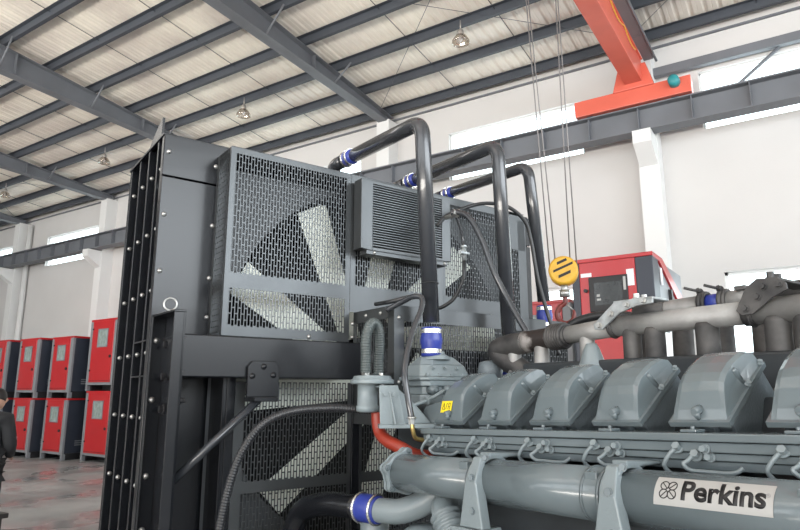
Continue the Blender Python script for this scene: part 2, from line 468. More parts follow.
# downspout
dp = MB(); dp.tube(arc([(-23.75, 11.38, 7.75), (-23.75, 11.38, 0.1), (-23.75, 11.2, 0.05)], 0.1), 0.09, 12)
tag(dp.build('downspout', M['wall_trim']), 'white vertical downspout pipe running down the far left wall', 'pipe')

# ------------------------------------------------------------------ overhead crane
cr = thing('bridge_crane', (-2.1, 10.9, 6.61), 'orange overhead travelling crane girder with its end truck riding on the grey runway beam', 'crane')
g = MB(); g.box((-2.22, YB + 2, 7.0), (-1.93, 10.80, 7.42)); g.box((-2.25, YB + 2, 7.42), (-1.90, 10.80, 7.44))
g.build('bridge_girder', M['orange'], cr, bev=0.012)
g = MB(); g.prism([(-2.44, 6.90), (-2.32, 7.34), (-1.86, 7.34), (-1.74, 6.90)], 1, 10.74, 10.98)
g.build('gusset', M['orange'], cr, bev=0.01)
g = MB(); g.box((-3.15, 10.78, 6.62), (-1.17, 11.02, 6.92)); g.build('end_truck', M['orange'], cr, bev=0.012)
for x in (-2.9, -1.45):
    MB().lathe((x, 10.86, 6.70), [(0.02, 0), (0.10, 0.002), (0.10, 0.08), (0.02, 0.082)], axis=1, n=20).build('wheel', M['purlin'], cr)
g = MB(); g.lathe((-1.42, 10.62, 6.83), [(0.02, 0), (0.09, 0.01), (0.095, 0.2), (0.06, 0.22)], axis=1, n=18); g.cyl((-1.42, 10.80, 6.83), (-1.42, 10.85, 6.83), 0.06)
g.build('drive_motor', M['teal'], cr)
g = MB(); g.box((-1.90, YB + 2, 7.44), (-1.74, 10.9, 7.47)); g.box((-1.90, YB + 2, 7.47), (-1.89, 10.9, 7.56)); g.tube([(-1.71, YB + 2, 7.44), (-1.71, 11.0, 7.44)], 0.022, 8)
for y in range(-8, 11, 2): g.box((-1.93, y, 7.43), (-1.71, y + 0.04, 7.445))
g.build('walkway_rail', M['steel'], cr)
g = MB(); pts = []
y = -9.0
while y < 10.2:
    for kk in range(8): pts.append((-1.90, y + kk*0.11, 7.38 - 0.10*sin(pi*kk/8)))
    y += 0.88
g.tube(pts, 0.010, 6); g.build('festoon_cable', M['yellow'], cr)
g = MB(); g.box((-2.36, 5.7, 7.44), (-1.78, 6.9, 7.56)); g.box((-2.30, 5.85, 7.56), (-1.84, 6.75, 7.9)); g.build('hoist', M['orange'], cr, bev=0.01)

hb = thing('crane_hook_block', (-2.07, 6.34, 2.2), 'round yellow crane hook block with black stripes hanging on four wires', 'crane hook')
d = Vector((0.28, -0.96, 0))                        # the block faces into the hall
c = Vector((-2.07, 6.34, 2.90))
MB().tube([c - d*.09, c - d*.075, c + d*.075, c + d*.09], [.13, .15, .15, .13], 32).build('sheave_housing', M['yellow'], hb)
s_ = Vector((0.96, 0.28, 0)); up = Vector((0, 0, 1))
g = MB()
for zz, w0, w1, th in ((0.095, -0.06, 0.045, .030), (0.03, -0.10, 0.10, .026), (-0.05, -0.05, 0.075, .032)):
    for side in (1, -1):
        q = c + d*side*0.0905
        def pt(u, v): return q + s_*u + up*(v + u*0.42)
        a_, b_, c_, d_ = pt(w0, zz-th/2), pt(w1, zz-th/2), pt(w1, zz+th/2), pt(w0, zz+th/2)
        if zz > 0.09: c_ = pt(w1*.8, zz+th/2)
        off = d*side*0.002
        g.mark(); g.hexa([a_, b_, c_, d_], [a_+off, b_+off, c_+off, d_+off])
g.build_each('black_stripe', M['ink'], hb)
g = MB(); g.cyl(c + Vector((0, 0, -.12)), c + Vector((0, 0, -.25)), .035); g.cyl(c + Vector((0, 0, -.20)), c + Vector((0, 0, -.27)), .055); g.build('swivel', M['zinc'], hb)
hk = [c + s_*u + up*v for u, v in ((0, -.25), (0, -.33), (-.05, -.37), (-.085, -.44), (-.06, -.52), (0, -.55), (.065, -.52), (.085, -.45), (.08, -.41))]
MB().tube(spline(hk, 6), [.024]*12 + [.028]*24 + [.028 - .016*k/12 for k in range(13)], 12).build('hook', M['hook_red'], hb)
MB().tube([c + s_*.075 + up*-.41, c + s_*.01 + up*-.34], .009, 6).build('safety_latch', M['zinc'], hb)
wi = []
for side, off, wl in ((-1, -.03, 'leftmost'), (-1, .03, 'second from the left'), (1, -.03, 'third from the left'), (1, .03, 'rightmost')):
    p = c + s_*side*0.105 + d*off + s_*off*1.1
    top = Vector((-2.07 + (-.30 if side < 0 else .06), p.y + side*0.04 + off, 7.55))
    tag(MB().cyl(p, top, 0.0075, 6).build('hoist_wire', M['wire']), 'thin steel hoist wire above the yellow hook block, ' + wl + ' of the four', 'wire', 'four hoist wires above the hook block')

# ------------------------------------------------------------------ hanging lamps
lm = thing('high_bay_lamp', (0, 0, 0), '', 'lamp', 'glass high bay lamps hanging under the purlins')
g = MB(); g.cyl((0, 0, 0.16), (0, 0, 0.335), 0.012, 8); g.lathe((0, 0, 0), [(.03, .16), (.055, .12), (.06, .06), (.05, .03)], n=16); g.build('lamp_body', M['lamp_steel'], lm)
g = MB(); g.lathe((0, 0, 0), [(.05, .06), (.10, .02), (.155, -.07), (.165, -.12), (.155, -.12), (.145, -.07), (.09, .01), (.04, .05)], n=24); g.build('glass_shade', M['bulb'], lm)
g = MB(); g.lathe((0, 0, 0), [(.01, .04), (.03, .0), (.035, -.05), (.01, -.09)], n=12); g.build('lamp_bulb', M['sticker'], lm)
lm['label'] = 'glass high bay lamp hanging above the tall black pipes, nearest the wires'
for (x, y, z, lab) in ((-10.27, 9.23, 7.98, 'glass high bay lamp hanging above the perforated fan guard'),
                       (-15.72, 9.23, 7.97, 'glass high bay lamp hanging left of the radiator top corner'),
                       (-21.17, 9.23, 7.96, 'glass high bay lamp at the left edge of the photo')):
    copy_tree(lm, (x, y, z), 0, lab)
lm.location = (-4.68, 9.23, 7.98)

# ------------------------------------------------------------------ red generator cabinets
def cabinet(w, dp_, h, name='generator_cabinet'):
    t = thing(name, (0, 0, 0), '', 'generator', None)
    g = MB(); g.box((-w/2 + .03, .04, .16), (w/2 - .03, dp_, h - .03)); g.build('body', M['cab_dark'], t, bev=.01)
    g = MB(); g.box((-w/2, .0, h - .05), (w/2, dp_ + .02, h)); g.build('roof', M['red'], t, bev=.008)
    g = MB(); fw = .13
    g.box((-w/2, 0, .14), (-w/2 + fw, .06, h - .05)); g.box((w/2 - fw, 0, .14), (w/2, .06, h - .05)); g.box((-w/2 + fw, .0, .14), (w/2 - fw, .06, .20))
    g.box((-w/2, .002, .0), (-w/2 + .07, .10, .14)); g.box((w/2 - .07, .002, .0), (w/2, .10, .14))
    g.build('front_frame', M['cab_grey'], t, bev=.006)
    dr = MB().box((-w/2 + fw, -.012, .20), (w/2 - fw, .06, h - .05)).build('door', M['red'], t, bev=.008)
    MB().box((-w/2 + fw + .01, -.016, .235), (w/2 - fw - .01, -.012, .243)).build('door_seam', M['ink'], dr)
    wx0, wx1, wz0, wz1 = -w*.17, w*.20, h*.60, h*.86
    g = MB()
    g.box((wx0, -.03, wz0), (wx1, -.012, wz0+.035)); g.box((wx0, -.03, wz1-.035), (wx1, -.012, wz1)); g.box((wx0, -.03, wz0), (wx0+.035, -.012, wz1)); g.box((wx1-.035, -.03, wz0), (wx1, -.012, wz1))
    wf = g.build('window_frame', M['cab_grey'], t, bev=.004)
    MB().box((wx0+.03, -.018, wz0+.03), (wx1-.03, -.012, wz1-.03)).build('window_pane', M['window_glass'], wf)
    MB().cyl((w/2 - fw - .07, -.012, h*.47), (w/2 - fw - .07, -.035, h*.47), .035).build('latch', M['black'], t)
    for z in (h*.28, h*.86):
        MB().cyl((-w/2 + fw + .03, -.012, z), (-w/2 + fw + .03, -.03, z), .02, 10).build('hinge', M['black'], t)
    g = MB(); g.box((-w/2, .11, .0), (-w/2 + .10, dp_, .16)); g.box((w/2 - .10, .11, .0), (w/2, dp_, .16)); g.box((-w/2 + .1, .4, .02), (w/2 - .1, .5, .15)); g.build('skid', M['black'], t)
    g = MB()
    for k in range(3): g.box((w/2 - .031, .32, .34 + k*.05), (w/2 - .026, .62, .365 + k*.05))
    g.build('air_grille', M['cab_grey'], t)
    return t
rot = radians(-1)
small = cabinet(1.05, 2.3, 1.52)
wide = cabinet(1.20, 2.6, 1.70)
small['group'] = wide['group'] = 'stacked red generator cabinets along the far wall'
spots = [(-16.42, 9.0, 'middle'), (-17.68, 8.8, 'left'), (-19.1, 8.7, 'outer')]
labs = {('middle', 0): 'red generator cabinet on the floor, next left of the tall bottom cabinet',
        ('middle', 1): 'red generator cabinet in the top row, second from the black radiator',
        ('left', 0): 'red generator cabinet on the floor beside the standing person',
        ('left', 1): 'red generator cabinet in the top row, third from the black radiator',
        ('outer', 0): 'red generator cabinet on the floor, mostly hidden behind the standing person',
        ('outer', 1): 'red generator cabinet in the top row, cut off by the left photo edge'}
first = True
for (x, y, nm) in spots:
    for lev in (0, 1):
        if first:
            small.location = (x, y, 0.0); small.rotation_euler = (0, 0, rot); small['label'] = labs[nm, 0]; first = False
        else:
            cpy = copy_tree(small, (x + 0.02*lev, y, 1.52*lev), rot, labs[nm, lev])
            if lev: cpy.scale = (1, 1, 1.04)
wide.location = (-14.88, 9.22, 0); wide.rotation_euler = (0, 0, rot); wide['label'] = 'tallest red generator cabinet on the floor, right beside the black radiator ribs'
cw = copy_tree(wide, (-14.95, 9.22, 1.70), rot, 'tallest red generator cabinet of the top row, right beside the black radiator ribs'); cw.scale = (1, 1, 1.06)

# red cabinet pair seen behind the exhaust pipes
def control_cabinet():
    t = thing('generator_cabinet', (0, 0, 0), '', 'generator', None)
    w, dd, h = 1.02, 1.75, 1.68
    g = MB(); g.box((-w/2+.02, .03, .10), (w/2-.02, dd, h-.04)); g.build('body', M['cab_grey'], t, bev=.01)
    g = MB(); g.box((-w/2+.10, .0, .10), (w/2-.21, .05, h-.04)); g.build('front_panel', M['red'], t, bev=.01)
    g = MB(); g.box((w/2-.21, .0, .10), (w/2, .30, h-.04)); g.box((-w/2, .0, .10), (-w/2+.10, .25, h-.04)); g.build('corner_post', M['cab_dark'], t, bev=.01)
    g = MB(); g.prism([(-.02, h-.05), (.34, h-.06), (dd, h-.66), (dd, h-.42), (.5, h), (-.02, h)], 0, -w/2-.01, w/2+.01); g.build('roof', M['red'], t, bev=.006)
    x0, x1, z0, z1 = -.29, .20, .98, 1.43
    cp = MB().box((x0, -.02, z0), (x1, 0, z1)).build('control_panel', M['black'], t, bev=.012)
    MB().box((x0+.07, -.024, z0+.08), (x1-.07, -.02, z1-.08)).build('display', M['screen'], cp)
    g = MB(); g.box((x1-.05, -.03, z0+.25), (x1-.02, -.02, z0+.42)); g.box((x0+.10, -.027, z1-.26), (x0+.14, -.024, z1-.23)); g.box((x0+.10, -.027, z0+.14), (x0+.15, -.024, z0+.165))
    g.build('panel_mark', M['label'], cp)
    MB().box((w/2-.32, -.006, h-.40), (w/2-.23, 0, h-.19)).build('notice', M['sticker'], t)
    MB().box((-w/2+.12, -.006, h-.24), (-w/2+.26, 0, h-.19)).build('name_plate', M['sticker'], t)
    MB().cyl((-w/2+.18, -.01, h-.42), (-w/2+.18, -.035, h-.42), .025, 12).build('key_switch', M['black'], t)
    MB().cyl((.20, -.02, .80), (.20, -.05, .80), .07, 16).build('knob', M['black'], t)
    g = MB(); g.box((w/2-.022, .33, .14), (w/2+.0, dd-.02, h-.62)); g.build('side_door', M['cab_white'], t, bev=.006)
    g = MB()
    for k in range(9): g.box((w/2, .38, .72+k*.035), (w/2+.012, .60, .735+k*.035))
    g.box((w/2, 1.35, .8), (w/2+.02, 1.39, .95)); g.build('louvre', M['cab_grey'], t)
    g = MB(); g.box((w/2-.01, .40, h-.36), (w/2+.004, .47, h-.14)); g.build('side_notice', M['sticker'], t)
    g = MB(); g.box((w/2-.02, .85, h-.52), (w/2+.02, .93, h-.36)); g.build('side_latch', M['black'], t)
    g = MB(); g.box((-w/2+.02, .1, 0), (-w/2+.14, dd, .10)); g.box((w/2-.14, .1, 0), (w/2-.02, dd, .10)); g.build('skid', M['black'], t)
    return t
cc = control_cabinet(); cc['group'] = 'red control cabinets behind the engine'
cc.location = (-2.0, 8.0, 1.68); cc.rotation_euler = (0, 0, radians(-2)); cc['label'] = 'red generator cabinet with black control panel, standing behind the yellow crane hook'
copy_tree(cc, (-2.0, 8.0, 0), radians(-2), 'lower red generator cabinet glimpsed through gaps under the grey exhaust pipe')
cd = copy_tree(small, (-3.45, 9.2, 0), 0, 'distant red generator cabinet glimpsed between the black pipe and the crane hook'); cd['group'] = 'red cabinets behind the engine'
cd2 = copy_tree(small, (-3.45, 9.2, 1.52), 0, 'upper distant red generator cabinet glimpsed left of the crane hook'); cd2['group'] = 'red cabinets behind the engine'

# ================================================================== RADIATOR
GO = lambda a, b, z=0: XG((a, b, z))
A0, A1, ZT, BP = 0.746, 3.27, 2.865, 2.94     # left / right side, top, front plate
BG = 2.748                                     # guard plane
rad = thing('radiator', GO(2.0, 3.2), 'tall black radiator frame with perforated fan guards and ribbed left side', 'radiator')
# side walls, top, back, front plate with fan opening
FC = (2.0, 1.82); FR = 0.965
g = MB(XG)
g.box((A0 + .052, BP, .35), (A0 + .064, 3.60, ZT)); g.box((A1 - .012, BP + .012, .35), (A1, 3.60, ZT)); g.box((A0, BP, ZT), (A1, 3.60, ZT + .012)); g.box((A0, 3.59, .35), (A1, 3.60, ZT))
g.build('casing', M['radiator'], rad, bev=.003)
g = MB(XG); g.box((A0, BP - .012, .35), (1.03, BP, 2.655)); g.box((2.99, BP - .012, .35), (A1, BP, 2.655))
g.box((A0, BP - .012, 2.663), (A1, BP, ZT)); g.box((A0, BP, .35), (A0 + .004, BP + .035, ZT)); g.build('front_plate', M['radiator'], rad, bev=.0055, bevseg=3)
# shroud ring plate
g = MB(XG); N = 96; bs = 2.90
def sq(k):
    a = 2*pi*k/N; x, z = cos(a), sin(a)
    hx, hz = .985, 1.0
    s = min(hx/abs(x) if abs(x) > 1e-6 else 9, (.93 if z > 0 else 1.35)/abs(z) if abs(z) > 1e-6 else 9)
    return FC[0] + x*s, FC[1] + z*s
out = [sq(k) for k in range(N)]; inn = [(FC[0] + FR*cos(2*pi*k/N)*.985, FC[1] + min(FR*sin(2*pi*k/N), .925)) for k in range(N)]
vs = [(a, bs, z) for a, z in out] + [(a, bs, z) for a, z in inn] + [(a, bs + .22, z) for a, z in inn]
g.add(vs, [(k, (k+1) % N, N + (k+1) % N, N + k) for k in range(N)])
g.add(vs, [(N + k, N + (k+1) % N, 2*N + (k+1) % N, 2*N + k) for k in range(N)], True)
g.build('shroud', M['shroud'], rad)
g = MB(XG); g.box((1.03, 3.20, .6), (2.99, 3.24, 2.80))
x = 1.05
while x < 2.97: g.box((x, 3.188, .6), (x + .003, 3.20, 2.80)); x += .03
g.build('core', M['core'], rad)
# top tank fittings and lug
g = MB(XG); g.prism([(3.04, ZT), (3.30, ZT), (3.22, ZT + .06), (3.07, ZT + .125), (3.04, ZT + .13)], 0, A0 + .01, A0 + .022); g.build('lifting_lug', M['radiator'], rad)
# vertical ribs on the left side
rbs = [3.035, 3.20, 3.375, 3.56]
for i, b in enumerate(rbs):
    g = MB(XG); g.box((A0, b - .003, .3), (A0 + .055, b + .003, ZT)); g.box((A0, b, .3), (A0 + .004, b + .016, ZT))
    o = g.build('rib', M['radiator'], rad, bev=.0028)
    for z in (2.72, 2.42, 2.12, 1.83, 1.54, 1.25, .96):
        MB(XG).dome((A0 + .020, b - .003, z), (0, -1, 0), .0112, .010).build('bolt', M['zinc'], o)
g = MB(XG); g.box((A0 - .006, 2.94, ZT), (A0 + .06, 3.60, ZT + .012)); g.build('top_rail', M['radiator'], rad, bev=.002)
for a, zs in ((.768, (2.78, 2.47, 2.20)), (1.0, (2.755, 2.45, 2.19, 2.0)), (1.055, (1.60, 1.20))):
    for z in zs:
        MB(XG).dome((a, BP - .012, z), (0, -1, 0), .012, .010).build('bolt', M['zinc'], rad)
# perforated sheet: slots standing upright, every second column staggered
def perf(g, a0, a1, z0, z1, b, pa=.0153, pz=.054, bar=.0040, cross=.0055, th=.0025, axis=1, clip=None):
    n = max(1, int(round((a1 - a0)/pa))); pa = (a1 - a0)/n
    def bx(u0, u1, v0, v1):
        if axis == 1: g.box((u0, b, v0), (u1, b + th, v1))
        else: g.box((b, u0, v0), (b + th, u1, v1))
    for k in range(n + 1):
        u = a0 + k*pa; bx(u - bar/2, u + bar/2, z0, z1)
    for k in range(n):
        u0 = a0 + k*pa + bar/2; u1 = a0 + (k+1)*pa - bar/2; off = pz/2 if k % 2 else 0
        z = z0 + off
        while z < z1:
            bx(u0, u1, z, min(z + cross, z1)); z += pz
def frame(g, a0, a1, z0, z1, b, wl, wr, wb, wt, th=.003):
    g.box((a0, b, z0), (a0 + wl, b + th, z1)); g.box((a1 - wr, b, z0), (a1, b + th, z1))
    g.box((a0 + wl, b, z0), (a1 - wr, b + th, z0 + wb)); g.box((a0 + wl, b, z1 - wt), (a1 - wr, b + th, z1))
def guard_panel(name, a0, a1, z0, z1, b, wl, wr, wb, wt, bands=(), axis=1):
    g = MB(XG); frame(g, a0, a1, z0, z1, b, wl, wr, wb, wt)
    zs = [z0 + wb] + [q for bd in bands for q in bd] + [z1 - wt]
    for i in range(0, len(zs), 2): perf(g, a0 + wl, a1 - wr, zs[i], zs[i+1], b)
    for bd in bands: g.box((a0 + wl, b, bd[0]), (a1 - wr, b + .003, bd[1]))
    return g.build(name, M['guard'], rad)
guard_panel('fan_guard', 1.010, 1.680, 1.905, 2.81, BG, .025, .028, .045, .032, [(2.125, 2.195)])
guard_panel('fan_guard', 1.682, 2.300, 2.06, 2.81, BG, .030, .05, .14, .045)
guard_panel('fan_guard', 2.302, 2.800, 2.06, 2.81, BG, .030, .01, .14, .045)
g = MB(XG)   # right end of the guard: solid head, perforated below
g.box((2.80, BG, 2.56), (3.02, BG + .003, 2.79)); g.box((2.955, BG, 1.2), (3.03, BG + .003, 2.76)); g.box((2.80, BG, 1.2), (2.82, BG + .003, 2.56)); perf(g, 2.82, 2.955, 1.2, 2.56, BG)
g.build('fan_guard', M['guard'], rad)
g = MB(XG); g.box((3.027, BG, 1.2), (3.03, BP - .012, 2.76)); g.box((1.01, BG, 2.807), (3.02, BP - .012, 2.81)); g.build('guard_rim', M['guard'], rad)
g = MB(XG); g.box((1.008, BG, 1.905), (1.011, BG + .02, 2.807)); g.box((1.008, BP - .04, 1.905), (1.011, BP - .012, 2.807)); perf(g, BG + .02, BP - .04, 1.92, 2.807, 1.008, axis=0); g.build('guard_side', M['guard'], rad)
# dotted weld seam strip on guards
# lower guards
guard_panel('fan_guard', 1.09, 1.700, .55, 1.70, BG, .045, .02, .03, .0, [(1.215, 1.262)])
guard_panel('fan_guard', 1.745, 2.35, .55, 1.70, BG, .02, .02, .03, .0, [(1.215, 1.262)])
g = MB(XG); g.box((1.70, BG - .012, .40), (1.745, BG + .02, 1.70)); g.build('guard_post', M['radiator'], rad, bev=.003)
g = MB(XG); g.box((1.05, BG, .40), (1.09, BG + .02, 1.72)); g.box((1.03, BG, .40), (1.05, BP - .012, 1.90)); g.build('guard_post', M['radiator'], rad, bev=.003)
g = MB(XG); g.prism([(2.24, 2.12), (2.285, 2.12), (2.285, 2.37), (2.24, 2.37)], 1, BG - .03, BG); g.build('guard_post', M['guard'], rad, bev=.003)
for a, z in ((2.417, 2.109), (2.693, 2.111), (1.70, 2.0), (1.70, 1.93), (1.45, 1.92)):
    MB(XG).dome((a, BG, z), (0, -1, 0), .011, .010).build('bolt', M['zinc'], rad)
# belt guard box that stands forward of the fan guard
BB = 2.388
g = MB(XG); g.box((1.706, BB, 1.50), (1.765, BB + .003, 2.058)); g.box((1.765, BB, 1.985), (2.95, BB + .003, 2.058)); g.box((1.706, BB, 2.055), (2.95, BG, 2.058)); perf(g, 1.765, 2.95, 1.50, 1.985, BB)
g.box((2.947, BB, 1.5), (2.95, BG, 2.058))
g.box((1.706, BB, 1.50), (1.709, BB + .05, 2.058)); g.box((1.706, BG - .03, 1.50), (1.709, BG, 2.058)); g.box((1.706, BB, 2.00), (1.709, BG, 2.058)); g.box((1.706, BB, 1.5), (1.709, BG, 1.74))
perf(g, BB + .05, BG - .03, 1.74, 2.0, 1.706, axis=0)
g.build('belt_guard', M['guard'], rad)
for q in ((1.706, 2.63, 2.03), (1.706, 2.50, 2.03)): MB(XG).dome(q, (-1, 0, 0), .010, .009).build('bolt', M['zinc'], rad)
for q in ((1.735, BB, 2.0), (1.735, BB, 1.70), (2.3, BB, 1.70)): MB(XG).dome(q, (0, -1, 0), .010, .009).build('bolt', M['zinc'], rad)
# cross beam with its bracket plate and brace tube
g = MB(XG); g.box((.80, 2.655, 1.715), (1.700, BP - .012, 1.895)); g.build('cross_beam', M['radiator'], rad, bev=.006)
bk = MB(XG); bk.prism([(1.098, 1.632), (1.247, 1.632), (1.247, 1.765), (1.225, 1.79), (1.12, 1.79), (1.098, 1.765)], 1, 2.635, 2.652)
bk = bk.build('brace_bracket', M['radiator'], rad, bev=.003)
for a, z in ((1.171, 1.765), (1.119, 1.723), (1.218, 1.728)):
    MB(XG).dome((a, 2.635, z), (0, -1, 0), .014, .010).build('bolt', M['radiator'], bk)
g = MB(XG); g.box((1.12, 2.60, 1.612), (1.23, 2.72, 1.632)); g.build('brace_foot', M['radiator'], rad, bev=.003)
g = MB(XG); g.cyl((1.155, 2.64, 1.622), (.800, 2.715, 1.27), .018, 16); g.build('brace_tube', M['pipe'], rad)
# front lifting posts with gussets and ring
def post(name, b0, b1, z1, a0=.742, a1=.812, th=.010):
    g = MB(XG)
    g.box((a0 - .055, b0, .3), (a1, b0 + th, z1)); g.box((a0, b0 + th, .3), (a0 + th, b1, z1)); g.box((a0 - .055, b0, z1), (a0 + th, b1, z1 + .010))
    return g
g = MB(XG); g.box((.770, 2.655, .3), (.812, 2.663, 1.985)); g.box((.812, 2.655, .3), (.820, 2.935, 1.985)); g.box((.750, 2.919, .3), (.812, 2.927, 1.985)); g.box((.750, 2.905, .3), (.754, 2.919, 1.985))
g.prism([(.770, 2.655), (.820, 2.655), (.820, 2.927), (.750, 2.927)], 2, 1.985, 1.995)
mp = g.build('mounting_post', M['radiator'], rad, bev=.002)
g = MB(XG)
for z in (1.88, 1.72): g.box((A0, 2.98, z), (A0 + .052, 3.20, z + .008))
g.build('gusset', M['radiator'], rad, bev=.0015)
MB(XG).torus((.775, 2.74, 2.024), (.25, 1, 0), .0265, .0042).build('lifting_ring', M['zinc'], mp)
for z in (1.86, 1.72, 1.58):
    MB(XG).hexbolt((.812, 2.86, z), (-1, 0, 0), .016, .02).build('nut', M['black'], mp)
for z in (1.88, 1.74, 1.62):
    MB(XG).hexbolt((.820, 2.668, z), (1, 0, 0), .010, .022).build('nut', M['black'], mp)
for z in (1.88, 1.62, 1.30, 1.08):
    MB(XG).dome((.775, 2.919, z), (0, -1, 0), .0135, .012).build('bolt', M['zinc'], mp)
g = MB(XG)
for a in (.95, 2.9): g.box((a - .1, 2.70, .12), (a + .1, 3.58, .40))
g.box((.80, 2.70, .36), (3.2, 3.58, .44)); g.build('bottom_frame', M['radiator'], rad)

# fan
fan = thing('cooling_fan', GO(2.0, 2.98, FC[1]), 'large silver bladed cooling fan turning behind the perforated guard', 'fan')
g = MB(XG); g.lathe((FC[0], 2.93, FC[1]), [(.05, -.03), (.17, -.02), (.18, .10), (.05, .11)], axis=1, n=40); g.build('hub', M['radiator'], fan)
for k in range(10):
    th = radians(32 + 36*k); er = Vector((cos(th), 0, sin(th))); et = Vector((-sin(th), 0, cos(th))); c0 = Vector((FC[0], 2.935, FC[1]))
    g = MB(XG); low = []; high = []
    prof = ((.16, .10), (.16, .22), (.885, .33), (.925, .155))
    P1 = [c0 + er*r + et*t + Vector((0, (t-.2)*.12, 0)) for r, t in prof]
    g.hexa(P1, [p + Vector((0, .004, 0)) for p in P1]); g.build('blade', M['alu'], fan, bev=.001)

# oil cooler box on the guard
oc = thing('oil_cooler', GO(1.94, 2.66, 2.36), 'grey louvred cooler box mounted high on the fan guard behind the first black pipe', 'cooler')
g = MB(XG); g.box((1.690, 2.66, 2.385), (1.762, 2.735, 2.765)); g.box((2.240, 2.66, 2.385), (2.300, 2.735, 2.765)); g.box((1.762, 2.66, 2.745), (2.240, 2.735, 2.765)); g.box((1.762, 2.66, 2.385), (2.240, 2.735, 2.40)); g.box((1.762, 2.705, 2.40), (2.240, 2.735, 2.745))
g.build('housing', M['guard'], oc, bev=.003)
g = MB(XG)
for k in range(25):
    z = 2.408 + k*.0137
    g.hexa([(1.762, 2.663, z), (2.240, 2.663, z), (2.240, 2.695, z + .006), (1.762, 2.695, z + .006)], [(1.762, 2.663, z + .005), (2.240, 2.663, z + .005), (2.240, 2.695, z + .011), (1.762, 2.695, z + .011)])
g.build('fins', M['guard'], oc)
g = MB(XG); g.box((1.73, 2.668, 2.360), (2.28, 2.735, 2.385)); g.build('bracket', M['guard'], oc, bev=.002)
for a in (1.78, 2.26): MB(XG).dome((a, 2.668, 2.372), (0, -1, 0), .010, .008).build('bolt', M['zinc'], oc)

# ================================================================== COOLANT PIPES
def coolant_pipe(label, path, r, zc, bend=.085):
    o = thing('coolant_pipe', XG(path[0]), label, 'pipe')
    MB(XG).tube(arc(path, bend, 10), r, 24).build('tube', M['pipe'], o)
    a, b, z = path[0]
    g = MB(XG); g.lathe((a, b, z - .005), [(r*1.1, -.155), (r*1.22, -.15), (r*1.22, -.105), (r*1.32, -.09), (r*1.32, -.07), (r*1.22, -.055), (r*1.22, -.022), (r*1.02, -.018)], n=28)
    cp = g.build('hose_coupling', M['blue'], o)
    for dz in (-.135, -.042):
        MB(XG).lathe((a, b, z + dz), [(r*1.23, -.010), (r*1.27, -.010), (r*1.27, .010), (r*1.23, .010)], n=28, smooth=False).build('clamp', M['clamp'], cp)
    e = Vector(path[-1]); dd = (Vector(path[-1]) - Vector(path[-2])).normalized(); p = e
    g = MB(XG); g.tube([p - dd*.02, p + dd*.0, p + dd*.075, p + dd*.08], [r*1.02, r*1.15, r*1.15, r*1.02], 24); cp2 = g.build('hose_coupling', M['blue'], o)
    for t in (.015, .06): MB(XG).tube([p + dd*(t - .009), p + dd*(t + .009)], r*1.25, 24).build('clamp', M['clamp'], cp2)
    MB(XG).tube(arc([p + dd*.10, p + dd*.22, p + dd*.22 - Vector((0, 0, .18))], .08, 6), r, 20).build('tank_neck', M['pipe'], o)
    return o
P1 = coolant_pipe('tall black coolant pipe nearest the camera, rising from the blue coupling on the front housing', [(1.848, 2.285, 1.975), (1.790, 2.270, 2.968), (1.790, 2.92, 2.990)], .0395, 0)
P2 = coolant_pipe('middle one of the three tall black coolant pipes bending back over the radiator', [(2.355, 2.275, 1.90), (2.315, 2.275, 2.975), (2.315, 3.02, 2.985)], .0375, 0)
P3 = coolant_pipe('rearmost black coolant pipe, lowest bend at the right end of the radiator', [(2.80, 2.42, 2.17), (2.715, 2.42, 2.985), (2.715, 3.12, 3.005)], .035, 0)
for o, q in ((P1, (1.838, 2.279, 2.16)),):
    MB(XG).torus(q, (0, 0, 1), .040, .0025).build('cable_tie', M['black'], o)

